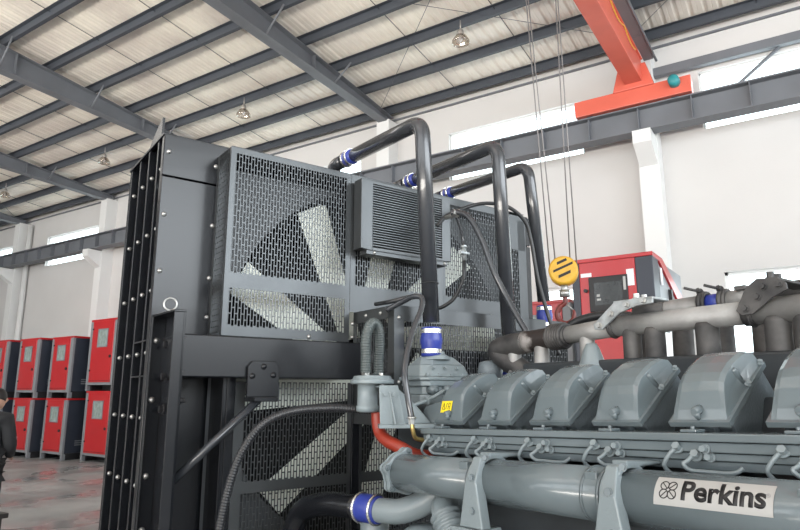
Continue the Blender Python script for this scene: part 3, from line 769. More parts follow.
# ================================================================== ENGINE
E0 = XG((1.95, 1.2, 0.0))
eng = thing('diesel_engine', E0, 'big grey diesel engine with a row of angular rocker covers facing the camera', 'engine')
C30, S30 = cos(radians(35)), sin(radians(35))
def cover_set(i, mirror=False):
    b1 = 1.993 - .2525*i; b0 = b1 - .158; bc = (b0 + b1)/2; hw = .079
    base = (1.636, 1.533 + .0); sgn = 1
    def X(u, w, v):
        a = base[0] + u*C30 - v*S30; z = base[1] + u*S30 + v*C30
        if mirror: a = 4.20 - a
        return (a, bc + w, z)
    # rim
    nm = 'rocker_cover'
    g = MB(XE); L = .270
    g.hexa([X(-.006, -hw - .004, -.004), X(L, -hw - .004, -.004), X(L, hw + .004, -.004), X(-.006, hw + .004, -.004)], [X(-.006, -hw - .004, .012), X(L, -hw - .004, .012), X(L, hw + .004, .012), X(-.006, hw + .004, .012)])
    us = [0.0, .022, .058, .080, .109, .155, .205, .240, .258, .263]; vv = [.008, .030, .0615, .077, .085, .085, .077, .065, .050, .008]
    secs = []
    for u, v in zip(us, vv):
        k = min(1.0, max(0.0, v - .008)/.072); t = hw - .005 - .012*k
        secs.append([X(u, -hw + .003, .006), X(u, -hw + .004 + .008*k, .006 + .5*(v - .006)), X(u, -t, v - .004*k), X(u, -t + .013, v + .002*k), X(u, 0, v + .004*k), X(u, t - .013, v + .002*k), X(u, t, v - .004*k), X(u, hw - .004 - .008*k, .006 + .5*(v - .006)), X(u, hw - .003, .006)])
    g.rings(secs, True, False)
    rc = g.build(nm, M['engine'], eng, bev=.006, bevseg=3)
    if not mirror:
        # boss on the front face and bolt pocket on the side
        g = MB(XE); g.tube([X(.030, 0, .026), X(.002, .0, .040), X(-.003, 0, .042)], [.014, .011, .008], 14); g.tube([X(.006, 0, .010), X(.002, 0, .037)], [.004, .0115], 12); g.build('boss', M['engine'], rc)
        g = MB(XE); g.tube([X(.150, -.066, .024), X(.142, -.064, .068), X(.141, -.063, .075)], [.0095, .0085, .006], 14); g.build('bolt_pillar', M['engine'], rc)
        g = MB(XE); g.hexbolt(X(.152, -.078, .018), (-.3, -.6, .6), .007, .010); g.hexbolt(X(.258, -.076, .014), (-.4, -.3, .8), .007, .010); g.build_each('bolt', M['light_engine'], rc)
    # cylinder head below
    def Y(u, w, v): return X(u, w, v)
    g = MB(XE)
    g.hexa([Y(.03, -.068, -.17), Y(.30, -.068, -.17), Y(.30, .068, -.17), Y(.03, .068, -.17)], [Y(.03, -.068, -.005), Y(.27, -.068, -.005), Y(.27, .068, -.005), Y(.03, .068, -.005)])
    g.hexa([Y(.012, -.03, -.06), Y(.03, -.03, -.06), Y(.03, .03, -.06), Y(.012, .03, -.06)], [Y(.012, -.03, -.006), Y(.03, -.03, -.006), Y(.03, .03, -.006), Y(.012, .03, -.006)])
    g.build('cylinder_head', M['engine_rough'], eng, bev=.006)
    return rc
covers = [cover_set(i) for i in range(7)]
for i in range(6): cover_set(i, True)
# V trough between banks, crankcase
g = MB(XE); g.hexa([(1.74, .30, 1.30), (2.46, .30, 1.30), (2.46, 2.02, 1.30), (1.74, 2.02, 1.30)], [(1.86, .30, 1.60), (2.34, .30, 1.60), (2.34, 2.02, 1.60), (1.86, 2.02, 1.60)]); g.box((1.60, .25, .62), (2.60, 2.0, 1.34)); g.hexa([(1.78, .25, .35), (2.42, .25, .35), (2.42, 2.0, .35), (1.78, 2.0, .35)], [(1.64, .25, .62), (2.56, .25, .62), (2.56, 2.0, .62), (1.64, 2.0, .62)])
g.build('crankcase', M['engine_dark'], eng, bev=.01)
g = MB(XE); g.box((1.76, .05, .40), (2.44, .25, 1.35)); g.build('flywheel_housing', M['engine_rough'], eng, bev=.02)
g = MB(XE)
for a in (1.66, 2.54): g.box((a - .06, .0, .12), (a + .06, 2.6, .30))
for b in (.4, 1.8): g.box((1.6, b, .28), (2.6, b + .15, .42))
g.build('skid_frame', M['radiator'], eng)
g = MB(XG); g.box((1.55, -.1, 0), (1.75, 3.5, .16)); g.box((2.45, -.1, 0), (2.65, 3.5, .16)); g.build('skid_rail', M['radiator'], eng)
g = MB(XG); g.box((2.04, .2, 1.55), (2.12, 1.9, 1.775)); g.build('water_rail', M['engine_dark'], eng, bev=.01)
# long fuel gallery under the covers
g = MB(XE); g.box((1.546, .30, 1.494), (1.66, 1.985, 1.514)); g.box((1.556, .30, 1.468), (1.66, 1.98, 1.492)); g.box((1.566, .30, 1.448), (1.66, 1.98, 1.466)); g.box((1.580, .30, 1.424), (1.66, 1.98, 1.446)); g.build('fuel_rail', M['engine'], eng, bev=.003)
for i in range(6):
    b = 1.935 - .2525*i; a = 1.548
    g = MB(XE)
    g.tube(spline([(a, b, 1.478), (a - .012, b + .012, 1.462), (a - .014, b + .028, 1.436), (a - .002, b + .024, 1.418), (a + .02, b + .01, 1.40)], 6), .0052, 10)
    g.build('injector_pipe', M['light_engine'], eng)
    g = MB(XE)
    b2 = b - .045
    g.tube(spline([(a + .002, b2, 1.462), (a - .012, b2 + .010, 1.448), (a - .018, b2 + .018, 1.440), (a - .014, b2 + .004, 1.426), (a - .010, b2 - .03, 1.424), (a - .008, b2 - .08, 1.423), (a - .004, b2 - .105, 1.426), (a + .006, b2 - .116, 1.436)], 6), .0052, 10)
    g.tube(spline([(a - .012, b2 + .012, 1.41), (a - .004, b2 + .03, 1.400), (a + .01, b2 + .05, 1.392)], 6), .0050, 10)
    g.build('injector_pipe', M['light_engine'], eng)
    g = MB(XE)
    g.hexbolt((a + .010, b, 1.474), (-.8, -.1, .5), .0105, .020); g.hexbolt((a + .016, b2, 1.456), (-.8, -.1, .45), .0105, .022)
    g.hexbolt((a + .008, b2 - .030, 1.476), (-1, 0, .1), .0085, .022); g.hexbolt((a + .018, b2 - .036, 1.456), (-1, 0, .1), .0085, .022)
    g.build_each('pipe_fitting', M['light_engine'], eng)
for i in range(6):
    b = 1.915 - .2525*i; g = MB(XE); g.box((1.575, b - .022, 1.514), (1.62, b + .022, 1.522)); g.cyl((1.60, b, 1.520), (1.60, b, 1.530), .006, 8)
    g.build('rail_pad', M['engine'], eng, bev=.002)

# yellow warning sticker on the first cover
def on_cover0(u, w, v):
    b1 = 1.993; bc = b1 - .079
    return (1.636 + u*C30 - v*S30, bc + w, 1.533 + u*S30 + v*C30)
lb = []
p00, p10 = on_cover0(.0235, .048, .052), on_cover0(.0235, -.006, .052)
# plane patch a hair in front of the front face
def face(w, t):   # t up the front face 0..1
    u = .0 + .030*t*1.0; v = .008 + .042*t
    q = on_cover0(u, w, v); return (q[0] - .0035*C30, q[1], q[2] + .0035*S30*0)
def face2(w, t):
    u = .022 + .036*t; v = .030 + .0305*t
    q = on_cover0(u, w, v); return (q[0] - .004, q[1], q[2] + .0015)
g = MB(XE); q = [face2(.052, .02), face2(-.010, .02), face2(-.010, .98), face2(.052, .98)]
g.hexa(q, [(x - .001, y, z) for x, y, z in q]); st = g.build('warning_label', M['yellow_label'], covers[0]); st['label'] = 'yellow warning sticker'
g = MB(XE)
def fp(w, t): x, y, z = face2(w - .014, t); return (x - .0014, y, z)
for (w0, t0, w1, t1) in ((.056, .28, .051, .80), (.051, .80, .042, .28), (.042, .28, .056, .28), (.036, .3, .034, .8), (.034, .8, .027, .7), (.024, .3, .022, .8), (.022, .8, .014, .8), (.014, .8, .014, .3), (.024, .5, .014, .5)):
    g.tube([fp(w0, t0), fp(w1, t1)], .0011, 5)
g.build('warning_mark', M['ink'], covers[0])

# charge air manifold along the side
MA, MZ = 1.445, 1.360
man = MB(XE); man.tube([(MA, 1.99, MZ), (MA, 1.52, MZ)], .066, 40); man.tube([(MA, 1.50, MZ), (MA, 1.03, MZ)], .069, 40); man.tube([(MA, 1.01, MZ), (MA, .25, MZ)], .069, 40)
mo = man.build('intake_manifold', M['engine'], eng)
g = MB(XE)
def flange(b, th, r, lobes=((75, 1.0), (165, .9), (225, .8), (345, .9), (290, .8)), up=0):
    pts = []
    for k in range(60):
        a = 360*k/60; rr = r
        for la, h in lobes:
            dd = abs((a - la + 180) % 360 - 180)
            if dd < 18: rr = max(rr, r + .017*h*cos(radians(dd*5)))
        pts.append((MA + rr*cos(radians(a)), MZ + rr*sin(radians(a))))
    g.prism(pts, 1, b, b + th)
flange(1.955, .020, .074); flange(1.982, .012, .074)
g.build('end_flange', M['light_engine'], eng, bev=.004)
g = MB(XE)
for a in (75, 165, 225, 345):
    g.hexbolt((MA + .079*cos(radians(a)), 1.955, MZ + .079*sin(radians(a))), (0, -1, 0), .008, .012)
g.build_each('bolt', M['engine'], eng)
for b, r in ((1.54, .0705), (1.05, .0725), (1.10, .0725)): MB(XE).tube([(MA, b, MZ), (MA, b - .008, MZ)], r, 40).build('sleeve_ring', M['engine'], eng)
for b in (1.50, 1.01, .50):
    g = MB(XE)
    R = .083
    # saddle over the pipe
    pts = [(MA + R*cos(radians(t)), MZ + R*sin(radians(t))) for t in range(-20, 201, 10)]
    inner = [(MA + .070*cos(radians(t)), MZ + .070*sin(radians(t))) for t in range(200, -21, -10)]
    g.prism(pts + inner, 1, b - .022, b + .022)
    # top pad tilted to the engine
    g.hexa([(MA - .020, b - .022, MZ + .072), (MA + .13, b - .022, MZ + .072), (MA + .13, b + .022, MZ + .072), (MA - .020, b + .022, MZ + .072)], [(MA - .020, b - .022, MZ + .090), (MA + .13, b - .022, MZ + .080), (MA + .13, b + .022, MZ + .080), (MA - .020, b + .022, MZ + .090)])
    # leg flaring downwards on the outboard side
    o1, o2 = MA - R - .014, MA - .060
    low = [(o1, b - .062, MZ - .125), (o2, b - .062, MZ - .125), (o2, b + .040, MZ - .125), (o1, b + .040, MZ - .125)]
    mid = [(o1, b - .036, MZ + .01), (o2, b - .036, MZ + .01), (o2, b + .010, MZ + .01), (o1, b + .010, MZ + .01)]
    top = [(MA - .052, b - .015, MZ + .078), (MA - .03, b - .015, MZ + .078), (MA - .03, b + .018, MZ + .078), (MA - .052, b + .018, MZ + .078)]
    g.hexa(low, mid); g.hexa(mid, top)
    s_ = g.build('manifold_support', M['light_engine'], eng, bev=.005)
    g = MB(XE); g.box((o1 - .012, b - .055, MZ - .140), (o2 + .05, b + .072, MZ - .126)); g.box((o1 - .004, b - .045, MZ - .20), (o2 + .05, b + .02, MZ - .141)); g.build('support_foot', M['light_engine'], eng, bev=.004)
    g = MB(XE)
    for q in ((o1 + .004, b - .016, MZ + .020), (o1, b - .022, MZ - .075), (MA - .035, b - .02, MZ + .074)): g.hexbolt(q, (-.9, -.3, .15), .0085, .010)
    g.build_each('bolt', M['engine'], s_)
    MB(XE).box((MA - .055, b + .045, MZ + .035), (MA - .035, b + .085, MZ + .060)).build('stop_block', M['engine'], s_, bev=.003)

# maker's label bent round the manifold, with its writing
RL = .0702
def on_pipe(s, h, lift=0.0):   # s: metres to the right along the pipe, h: metres up round the pipe
    b = .889 - s; t = radians(180 - 29) + 0.0 - h/RL
    r = RL + lift
    return (MA + r*cos(t), b, MZ + r*sin(t))
LW, LH = .262, .068
g = MB(XE); nx, nz = 12, 14; vs = []
for j in range(nz + 1):
    for i in range(nx + 1):
        vs.append(on_pipe(LW*i/nx, -LH/2 + LH*j/nz, .0004))
for j in range(nz + 1):
    for i in range(nx + 1):
        vs.append(on_pipe(LW*i/nx, -LH/2 + LH*j/nz, -.0008))
W_ = nx + 1; F0 = W_*(nz + 1)
fs = [(j*W_ + i, j*W_ + i + 1, (j+1)*W_ + i + 1, (j+1)*W_ + i) for j in range(nz) for i in range(nx)]
fs += [tuple(F0 + q for q in f[::-1]) for f in fs]
g.add(vs, fs, True)
plate = g.build('maker_label', M['label'], eng); plate['label'] = 'silver maker label with black lettering'
def bend_text(body, size, s0, h0, bold=0.0, name='lettering', m=None, parent=None):
    cu = bpy.data.curves.new('lettering', 'FONT'); cu.body = body; cu.size = size; cu.offset = bold; cu.space_character = 1.0; cu.resolution_u = 6
    to = bpy.data.objects.new('lettering', cu); COL.objects.link(to)
    bpy.context.view_layer.update()
    dg = bpy.context.evaluated_depsgraph_get(); me = bpy.data.meshes.new_from_object(to.evaluated_get(dg))
    bpy.data.objects.remove(to)
    bm = bmesh.new(); bm.from_mesh(me)
    k = -size*.4
    while k < size*1.1:
        bmesh.ops.bisect_plane(bm, geom=bm.verts[:] + bm.edges[:] + bm.faces[:], plane_co=(0, k, 0), plane_no=(0, 1, 0)); k += .003
    xs = [v.co.x for v in bm.verts]
    wd = max(xs) - min(xs)
    O = Vector(parent['org'])
    # give the letters a little thickness
    r = bmesh.ops.extrude_face_region(bm, geom=bm.faces[:])
    for e in r['geom']:
        if isinstance(e, bmesh.types.BMVert): e.co.z += 1
    for v in bm.verts:
        v.co = XE(on_pipe(s0 + v.co.x, h0 + v.co.y, .0005 + .0005*v.co.z)) - O
    bmesh.ops.recalc_face_normals(bm, faces=bm.faces[:])
    me2 = bpy.data.meshes.new(name); bm.to_mesh(me2); bm.free(); me2.materials.append(m)
    o = bpy.data.objects.new(name, me2); COL.objects.link(o); o.parent = parent; o['org'] = tuple(O)
    return o, wd
bend_text('Perkins', .0625, .064, -.0175, .0019, 'lettering', M['ink'], plate)
bend_text('®', .012, .247, .004, 0, 'trade_mark_sign', M['ink_dim'], plate)
g = MB(XE)
def ring_on(cx, cy, r, w, n=28):
    A = []; 
    for k in range(n):
        t = 2*pi*k/n
        A.append([on_pipe(cx + (r - w)*cos(t), cy + (r - w)*sin(t), .0004), on_pipe(cx + r*cos(t), cy + r*sin(t), .0004), on_pipe(cx + r*cos(t), cy + r*sin(t), .0011), on_pipe(cx + (r - w)*cos(t), cy + (r - w)*sin(t), .0011)])
    g.rings(A, False, False, loop=True)
def bar_on(x0, y0, x1, y1, w):
    dx, dy = x1 - x0, y1 - y0; L = sqrt(dx*dx + dy*dy); nx_, ny_ = -dy/L*w/2, dx/L*w/2; n = 5
    R = []
    for k in range(n + 1):
        t = k/n; x, y = x0 + dx*t, y0 + dy*t
        R.append([on_pipe(x - nx_, y - ny_, .0004), on_pipe(x + nx_, y + ny_, .0004), on_pipe(x + nx_, y + ny_, .0011), on_pipe(x - nx_, y - ny_, .0011)])
    g.rings(R, True, False)
cx, cy, rr = .034, .001, .0112
for sx, sy in ((-1, 1), (1, 1), (-1, -1), (1, -1)):
    ring_on(cx + sx*.0098, cy + sy*.0098, rr, .0024)
    sl = 1 if sx*sy > 0 else -1
    bar_on(cx + sx*.0098 - .006, cy + sy*.0098 - .006*sl, cx + sx*.0098 + .006, cy + sy*.0098 + .006*sl, .0022)
g.build('emblem', M['ink'], plate)

# front housing under the first coolant pipe (thermostat housing)
hs = MB(XG); hc = (1.90, 2.30)
def rrect(a0, a1, b0, b1, ch): return [(a0 + ch, b0), (a1 - ch, b0), (a1, b0 + ch), (a1, b1 - ch), (a1 - ch, b1), (a0 + ch, b1), (a0, b1 - ch), (a0, b0 + ch)]
def slab(g, rect, ch, z0, z1, inset=0.0):
    a = rrect(*rect, ch); b = rrect(rect[0] + inset, rect[1] - inset, rect[2] + inset, rect[3] - inset, ch)
    n = 8; vs = [(p[0], p[1], z0) for p in a] + [(p[0], p[1], z1) for p in b]
    g.add(vs, [list(range(n))[::-1], list(range(n, 2*n))] + [(i, (i+1) % n, n + (i+1) % n, n + i) for i in range(n)])
R_ = (1.735, 2.06, 2.20, 2.42)
slab(hs, R_, .03, 1.60, 1.642, .0); slab(hs, (1.76, 2.04, 2.215, 2.40), .03, 1.642, 1.68); slab(hs, (1.735, 2.06, 2.20, 2.42), .03, 1.705, 1.722); slab(hs, (1.745, 2.05, 2.205, 2.41), .03, 1.68, 1.705); slab(hs, (1.745, 2.05, 2.205, 2.41), .04, 1.722, 1.775, .02); slab(hs, (1.765, 2.03, 2.225, 2.39), .04, 1.775, 1.815, .035)
hs.lathe((1.872, 2.288, 1.80), [(.07, .0), (.062, .02), (.048, .025), (.044, .04)], n=28)
ho = hs.build('thermostat_housing', M['light_engine'], eng, bev=.005)
g = MB(XG)
for a in (1.79, 1.87, 1.95, 2.02): MB(XG).lathe((a, 2.198, 1.664), [(.006, -.012), (.020, -.010), (.022, .01), (.022, .03)], axis=1, n=18).build('plug', M['engine'], ho); g.hexbolt((a, 2.19, 1.664), (0, -1, 0), .009, .008)
for a in (1.76, 1.83, 1.90, 1.97, 2.03): g.hexbolt((a, 2.21, 1.725), (0, 0, 1), .008, .012)
for a in (1.80, 1.87, 1.94): g.hexbolt((a, 2.215, 1.762), (0, -.9, .3), .008, .010)
g.build_each('bolt', M['light_engine'], ho)
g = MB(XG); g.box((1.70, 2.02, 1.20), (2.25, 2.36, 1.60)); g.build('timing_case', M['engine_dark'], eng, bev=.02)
g = MB(XG); g.tube(spline([(1.60, 2.10, 1.60), (1.68, 2.09, 1.625), (1.74, 2.07, 1.66)], 6), .008, 10); g.hexbolt((1.66, 2.09, 1.618), (.9, 0, .4), .013, .02); g.build('sensor_pipe', M['light_engine'], eng)
# casting behind the housing, toward the first cover
g = MB(XG); g.lathe((2.10, 2.16, 1.70), [(.05, 0), (.06, .05), (.05, .09), (.02, .10)], n=20); g.build('water_outlet', M['engine_rough'], eng)
g = MB(XE); g.prism([(1.98, 1.50), (1.98, 1.62), (2.10, 1.60), (2.16, 1.50)], 0, 1.66, 1.72); g.build('front_gusset', M['engine'], eng, bev=.006)

# breather canister with bracket
bc_ = thing('breather_canister', XG((1.462, 2.23, 1.57)), 'pale grey breather canister with a flanged lid left of the engine front', 'canister')
g = MB(XG); g.lathe((1.462, 2.235, 1.576), [(.03, -.006), (.046, .0), (.048, .02), (.042, .024), (.042, .108), (.046, .112)], n=36); g.build('canister_body', M['light_engine'], bc_)
g = MB(XG); g.lathe((1.485, 2.235, 1.686), [(.086, .0), (.092, .003), (.092, .018), (.082, .022), (.078, .034), (.03, .038)], n=40); ld = g.build('lid', M['light_engine'], bc_, bev=.002)
g = MB(XG); g.box((1.438, 2.222, 1.722), (1.462, 2.246, 1.738)); g.hexbolt((1.50, 2.19, 1.72), (0, 0, 1), .008, .012); g.build('lid_fitting', M['clamp'], ld)
g = MB(XG); g.hexbolt((1.505, 2.19, 1.665), (0, 0, 1), .008, .022); g.cyl((1.49, 2.20, 1.675), (1.52, 2.18, 1.675), .006, 8); g.build('clip', M['zinc'], bc_)
bp_ = MB(XG); bp_.hexa([(1.438, 2.105, 1.528), (1.530, 2.060, 1.528), (1.533, 2.066, 1.528), (1.441, 2.111, 1.528)], [(1.432, 2.105, 1.680), (1.500, 2.070, 1.680), (1.503, 2.076, 1.680), (1.435, 2.111, 1.680)])
bp_.hexa([(1.438, 2.108, 1.672), (1.500, 2.078, 1.672), (1.56, 2.20, 1.672), (1.49, 2.24, 1.672)], [(1.438, 2.108, 1.678), (1.500, 2.078, 1.678), (1.56, 2.20, 1.678), (1.49, 2.24, 1.678)])
bp_.add([(1.525, 2.112, 1.672), (1.60, 2.08, 1.60), (1.66, 2.06, 1.528), (1.55, 2.10, 1.528), (1.527, 2.118, 1.672), (1.602, 2.086, 1.60), (1.662, 2.066, 1.528), (1.552, 2.106, 1.528)], [(0,1,2,3), (7,6,5,4), (0,4,5,1), (1,5,6,2), (2,6,7,3), (3,7,4,0)])
bp_.hexa([(1.478, 2.060, 1.528), (1.484, 2.057, 1.528), (1.500, 2.10, 1.528), (1.494, 2.10, 1.528)], [(1.466, 2.082, 1.655), (1.470, 2.080, 1.655), (1.484, 2.10, 1.655), (1.480, 2.10, 1.655)])
bp_.hexa([(1.43, 2.10, 1.512), (1.66, 1.995, 1.512), (1.70, 2.06, 1.512), (1.47, 2.17, 1.512)], [(1.43, 2.10, 1.528), (1.66, 1.995, 1.528), (1.70, 2.06, 1.528), (1.47, 2.17, 1.528)])
bpo = bp_.build('mounting_bracket', M['light_engine'], bc_, bev=.002)
g = MB(XG)
for a, b in ((1.452, 2.094), (1.488, 2.077)): g.hexbolt((a, b, 1.645), (-.44, -.9, 0), .008, .010)
g.build_each('bolt', M['light_engine'], bpo)

# hoses
tag(corrugated(MB(XG), [(1.45, 2.232, 1.735), (1.447, 2.228, 1.80), (1.445, 2.226, 1.87), (1.462, 2.228, 1.925), (1.49, 2.235, 1.945), (1.522, 2.248, 1.925), (1.542, 2.265, 1.87), (1.552, 2.285, 1.80), (1.56, 2.30, 1.66)], .0235).build('corrugated_hose', M['corr'], origin=XG((1.45, 2.23, 1.735))), 'dark green corrugated hose looping up and over from the breather canister lid', 'hose')
tag(corrugated(MB(XG), [(1.535, 2.276, 1.578), (1.48, 2.29, 1.580), (1.347, 2.345, 1.588), (1.195, 2.409, 1.573), (1.09, 2.446, 1.523), (1.023, 2.469, 1.427), (.985, 2.484, 1.313), (.955, 2.50, 1.126), (.93, 2.52, .80), (.95, 2.56, .45), (1.02, 2.62, .17)], .0185).build('corrugated_hose', M['corr_black'], origin=XG((1.5, 2.28, 1.57))), 'long black corrugated hose arching left from the canister and down beside the brace', 'hose')
tag(MB(XG).tube(spline([(1.505, 2.227, 1.570), (1.506, 2.223, 1.53), (1.507, 2.205, 1.488), (1.505, 2.15, 1.460), (1.520, 2.07, 1.435), (1.56, 2.04, 1.41), (1.64, 2.02, 1.40)], 8), .0255, 20).build('red_hose', M['red_hose'], origin=XG((1.485, 2.227, 1.57))), 'short red-orange rubber hose bending down below the pale grey canister', 'hose')
tag(MB(XG).tube(spline([(2.15, 2.60, 2.56), (2.20, 2.58, 2.62), (2.29, 2.562, 2.670), (2.387, 2.54, 2.712), (2.455, 2.487, 2.720), (2.541, 2.429, 2.700), (2.624, 2.387, 2.626), (2.671, 2.382, 2.513), (2.685, 2.361, 2.307), (2.703, 2.328, 2.133), (2.72, 2.30, 2.0), (2.72, 2.26, 1.85)], 8), .011, 12).build('black_hose', M['rubber'], origin=XG((2.3, 2.5, 2.6))), 'thin black hose arching behind the middle coolant pipe and down the last pipe', 'hose')
tag(MB(XG).tube(spline([(2.10, 2.42, 2.585), (2.125, 2.385, 2.583), (2.142, 2.319, 2.538), (2.171, 2.265, 2.417), (2.20, 2.221, 2.257), (2.243, 2.166, 2.102), (2.263, 2.068, 1.932), (2.28, 2.02, 1.84), (2.29, 2.0, 1.70)], 8), .0155, 14).build('grey_hose', M['pipe'], origin=XG((2.1, 2.4, 2.58))), 'thick grey hose sloping down to the right across the guard from a silver fitting', 'hose')
hc_ = thing('drain_hose', XG((2.19, 2.43, 2.3)), 'short black drain hose with silver valves hanging beside the louvred cooler', 'hose')
MB(XG).tube(spline([(2.178, 2.41, 2.345), (2.188, 2.425, 2.29), (2.183, 2.429, 2.235), (2.159, 2.468, 2.147), (2.126, 2.503, 2.105), (2.10, 2.55, 2.085)], 8), .010, 12).build('hose', M['rubber'], hc_)
MB(XG).tube(spline([(2.135, 2.42, 2.575), (2.165, 2.425, 2.52), (2.190, 2.431, 2.453), (2.180, 2.42, 2.40)], 6), .007, 10).build('thin_hose', M['pipe'], hc_)
g = MB(XG); g.cyl((2.178, 2.41, 2.415), (2.178, 2.41, 2.335), .013, 12); g.hexbolt((2.178, 2.41, 2.375), (-1, -.3, 0), .014, .04); g.box((2.13, 2.38, 2.365), (2.19, 2.385, 2.375)); g.hexbolt((2.178, 2.41, 2.405), (0, 0, 1), .015, .012); g.build('valve', M['galv'], hc_)
g = MB(XG); g.hexbolt((2.13, 2.40, 2.583), (-.8, .2, .1), .018, .03); g.cyl((2.135, 2.41, 2.583), (2.13, 2.50, 2.583), .012, 10); g.build('elbow_fitting', M['zinc'], hc_)
hd = thing('oil_hose', XG((1.56, 2.1, 1.5)), 'slim black oil hose running down in front of the engine housing to a brass elbow', 'hose')
MB(XG).tube(spline([(1.62, 2.32, 2.02), (1.644, 2.239, 2.050), (1.654, 2.164, 2.066), (1.664, 2.12, 2.052), (1.640, 2.100, 1.993), (1.560, 2.060, 1.885), (1.487, 2.008, 1.739), (1.484, 1.982, 1.63), (1.492, 1.970, 1.553)], 8), .0125, 14).build('hose', M['pipe'], hd)
MB(XG).tube([(1.61, 2.40, 2.055), (1.62, 2.30, 2.055), (1.66, 2.20, 2.070)], .010, 10).build('hose_sleeve', M['rubber'], hd)
g = MB(XG); g.hexbolt((1.492, 1.970, 1.560), (0, 0, -1), .013, .028); g.build('crimp', M['zinc'], hd)
MB(XG).tube(spline([(1.494, 1.970, 1.535), (1.498, 1.970, 1.508), (1.515, 1.975, 1.480), (1.56, 1.985, 1.470)], 6), .0085, 12).build('brass_elbow', M['brass'], hd)

# low charge pipe with blue coupling, bellows
lp = thing('charge_pipe', XG((1.45, 2.1, 1.15)), 'grey curved charge pipe with blue coupling joining a black pipe below the manifold', 'pipe')
MB(XG).tube(spline([(1.33, 2.64, .80), (1.325, 2.62, 1.0), (1.335, 2.56, 1.14), (1.37, 2.42, 1.195), (1.425, 2.23, 1.203)], 8), .048, 24).build('black_tube', M['radiator'], lp)
MB(XG).tube([(1.425, 2.235, 1.203), (1.432, 2.205, 1.203), (1.442, 2.165, 1.203), (1.452, 2.125, 1.203)], [.050, .054, .054, .050], 28).build('hose_coupling', M['blue'], lp)
g = MB(XG)
for q, r in (((1.429, 2.222, 1.203), .057), ((1.449, 2.140, 1.203), .057)): MB(XG).torus(q, (.25, -1, 0), r - .002, .006, 30, 8).build('clamp', M['clamp'], lp)
MB(XG).tube(spline([(1.450, 2.13, 1.203), (1.460, 2.09, 1.205), (1.485, 2.03, 1.210), (1.53, 1.95, 1.245), (1.575, 1.90, 1.30), (1.62, 1.88, 1.36)], 8), .046, 24).build('grey_tube', M['light_engine'], lp)
bl = thing('bellows_pipe', XG((1.46, 1.75, 1.1)), 'pale grey ribbed bellows elbow at the bottom edge under the manifold', 'pipe')
MB(XG).tube(spline([(1.58, 1.80, 1.27), (1.53, 1.80, 1.272), (1.49, 1.78, 1.255), (1.465, 1.74, 1.22)], 8), .045, 24).build('elbow', M['light_engine'], bl)
g = MB(XG); p0, p1 = Vector((1.475, 1.755, 1.24)), Vector((1.45, 1.63, 1.10)); N_ = 33
g.tube([p0.lerp(p1, k/N_) for k in range(N_ + 1)], [.050 + .008*sin(k*pi/2) for k in range(N_ + 1)], 28); g.build('bellows', M['light_engine'], bl)
tag(MB(XG).lathe((1.52, 2.26, 1.02), [(.03, 0), (.06, .0), (.06, .13), (.055, .135), (.02, .137)], n=28).build('oil_filter', M['light_engine'], origin=XG((1.52, 2.26, 1.02))), 'small pale filter top at the bottom edge under the blue coupling', 'filter')
tag(MB(XG).lathe((1.56, 1.98, .90), [(.03, 0), (.08, .0), (.08, .24), (.05, .26), (.02, .265)], n=28).build('oil_filter', M['light_engine'], origin=XG((1.56, 1.98, .9))), 'wider pale filter top at the bottom edge between coupling and bellows', 'filter')

# ================================================================== EXHAUST
ex = thing('exhaust_pipe', XG((2.1, 1.3, 1.9)), 'long heat-stained grey exhaust pipe running above the rocker covers in front', 'exhaust pipe')
def exz(b): return 1.862 + (2.1 - b)*.062 if b > 1.5 else 1.899 + (1.5 - b)*.01
MB(XG).tube(spline([(2.14, 1.88, 1.66), (2.12, 1.98, 1.75), (2.10, 2.10, 1.835), (2.10, 2.04, 1.862), (2.10, 1.92, 1.870)], 8), .050, 28).build('elbow', M['exhaust_dark'], ex)
MB(XG).tube([(2.10, 1.93, 1.872), (2.10, 1.90, 1.874), (2.10, 1.80, 1.882), (2.10, 1.76, 1.885)], [.050, .046, .043, .042], 28).build('front_section', M['exhaust_rust'], ex)
g = MB(XG)
for k in range(6): g.torus((2.10, 1.775 - k*.013, 1.884), (0, 1, .05), .047, .009, 32, 8)
g.tube([(2.10, 1.80, 1.884), (2.10, 1.69, 1.884)], .041, 28)
g.build('expansion_bellows', M['exhaust_dark'], ex)
g = MB(XG); g.tube([(2.10, 1.69, 1.886), (2.10, 1.48, 1.900)], [.036, .0385], 32); g.build('middle_section', M['exhaust'], ex)
g = MB(XG); g.tube([(2.10, 1.46, 1.902), (2.10, .97, 1.905)], .0385, 32); g.build('rear_section', M['exhaust'], ex)
g = MB(XG); g.tube([(2.10, .94, 1.905), (2.10, .2, 1.905)], .041, 32); g.build('rear_section', M['exhaust'], ex)
MB(XG).tube([(2.10, 1.48, 1.900), (2.10, 1.458, 1.902)], .041, 32).build('joint_ring', M['exhaust_dark'], ex)
MB(XG).tube([(2.10, .972, 1.905), (2.10, .938, 1.905)], .044, 32).build('joint_ring', M['exhaust_dark'], ex)
# branches to the heads
for b, r in ((2.0, .030), (1.84, .032), (1.60, .03), (1.395, .034), (1.30, .036), (1.105, .038), (.88, .038), (.80, .034), (.62, .036)):
    MB(XG).tube(spline([(2.10, b, 1.885), (2.10, b, 1.80), (2.09, b, 1.68), (2.04, b, 1.60)], 5), r, 20).build('exhaust_branch', M['exhaust_dark'] if b < 1.45 else M['exhaust'], ex)
# tall tin heat shield, pale, between branches
g = MB(XG); g.lathe((2.06, 1.55, 1.70), [(.055, 0), (.05, .06), (.03, .12), (.02, .14)], n=20); g.build('heat_shield', M['light_engine'], ex)
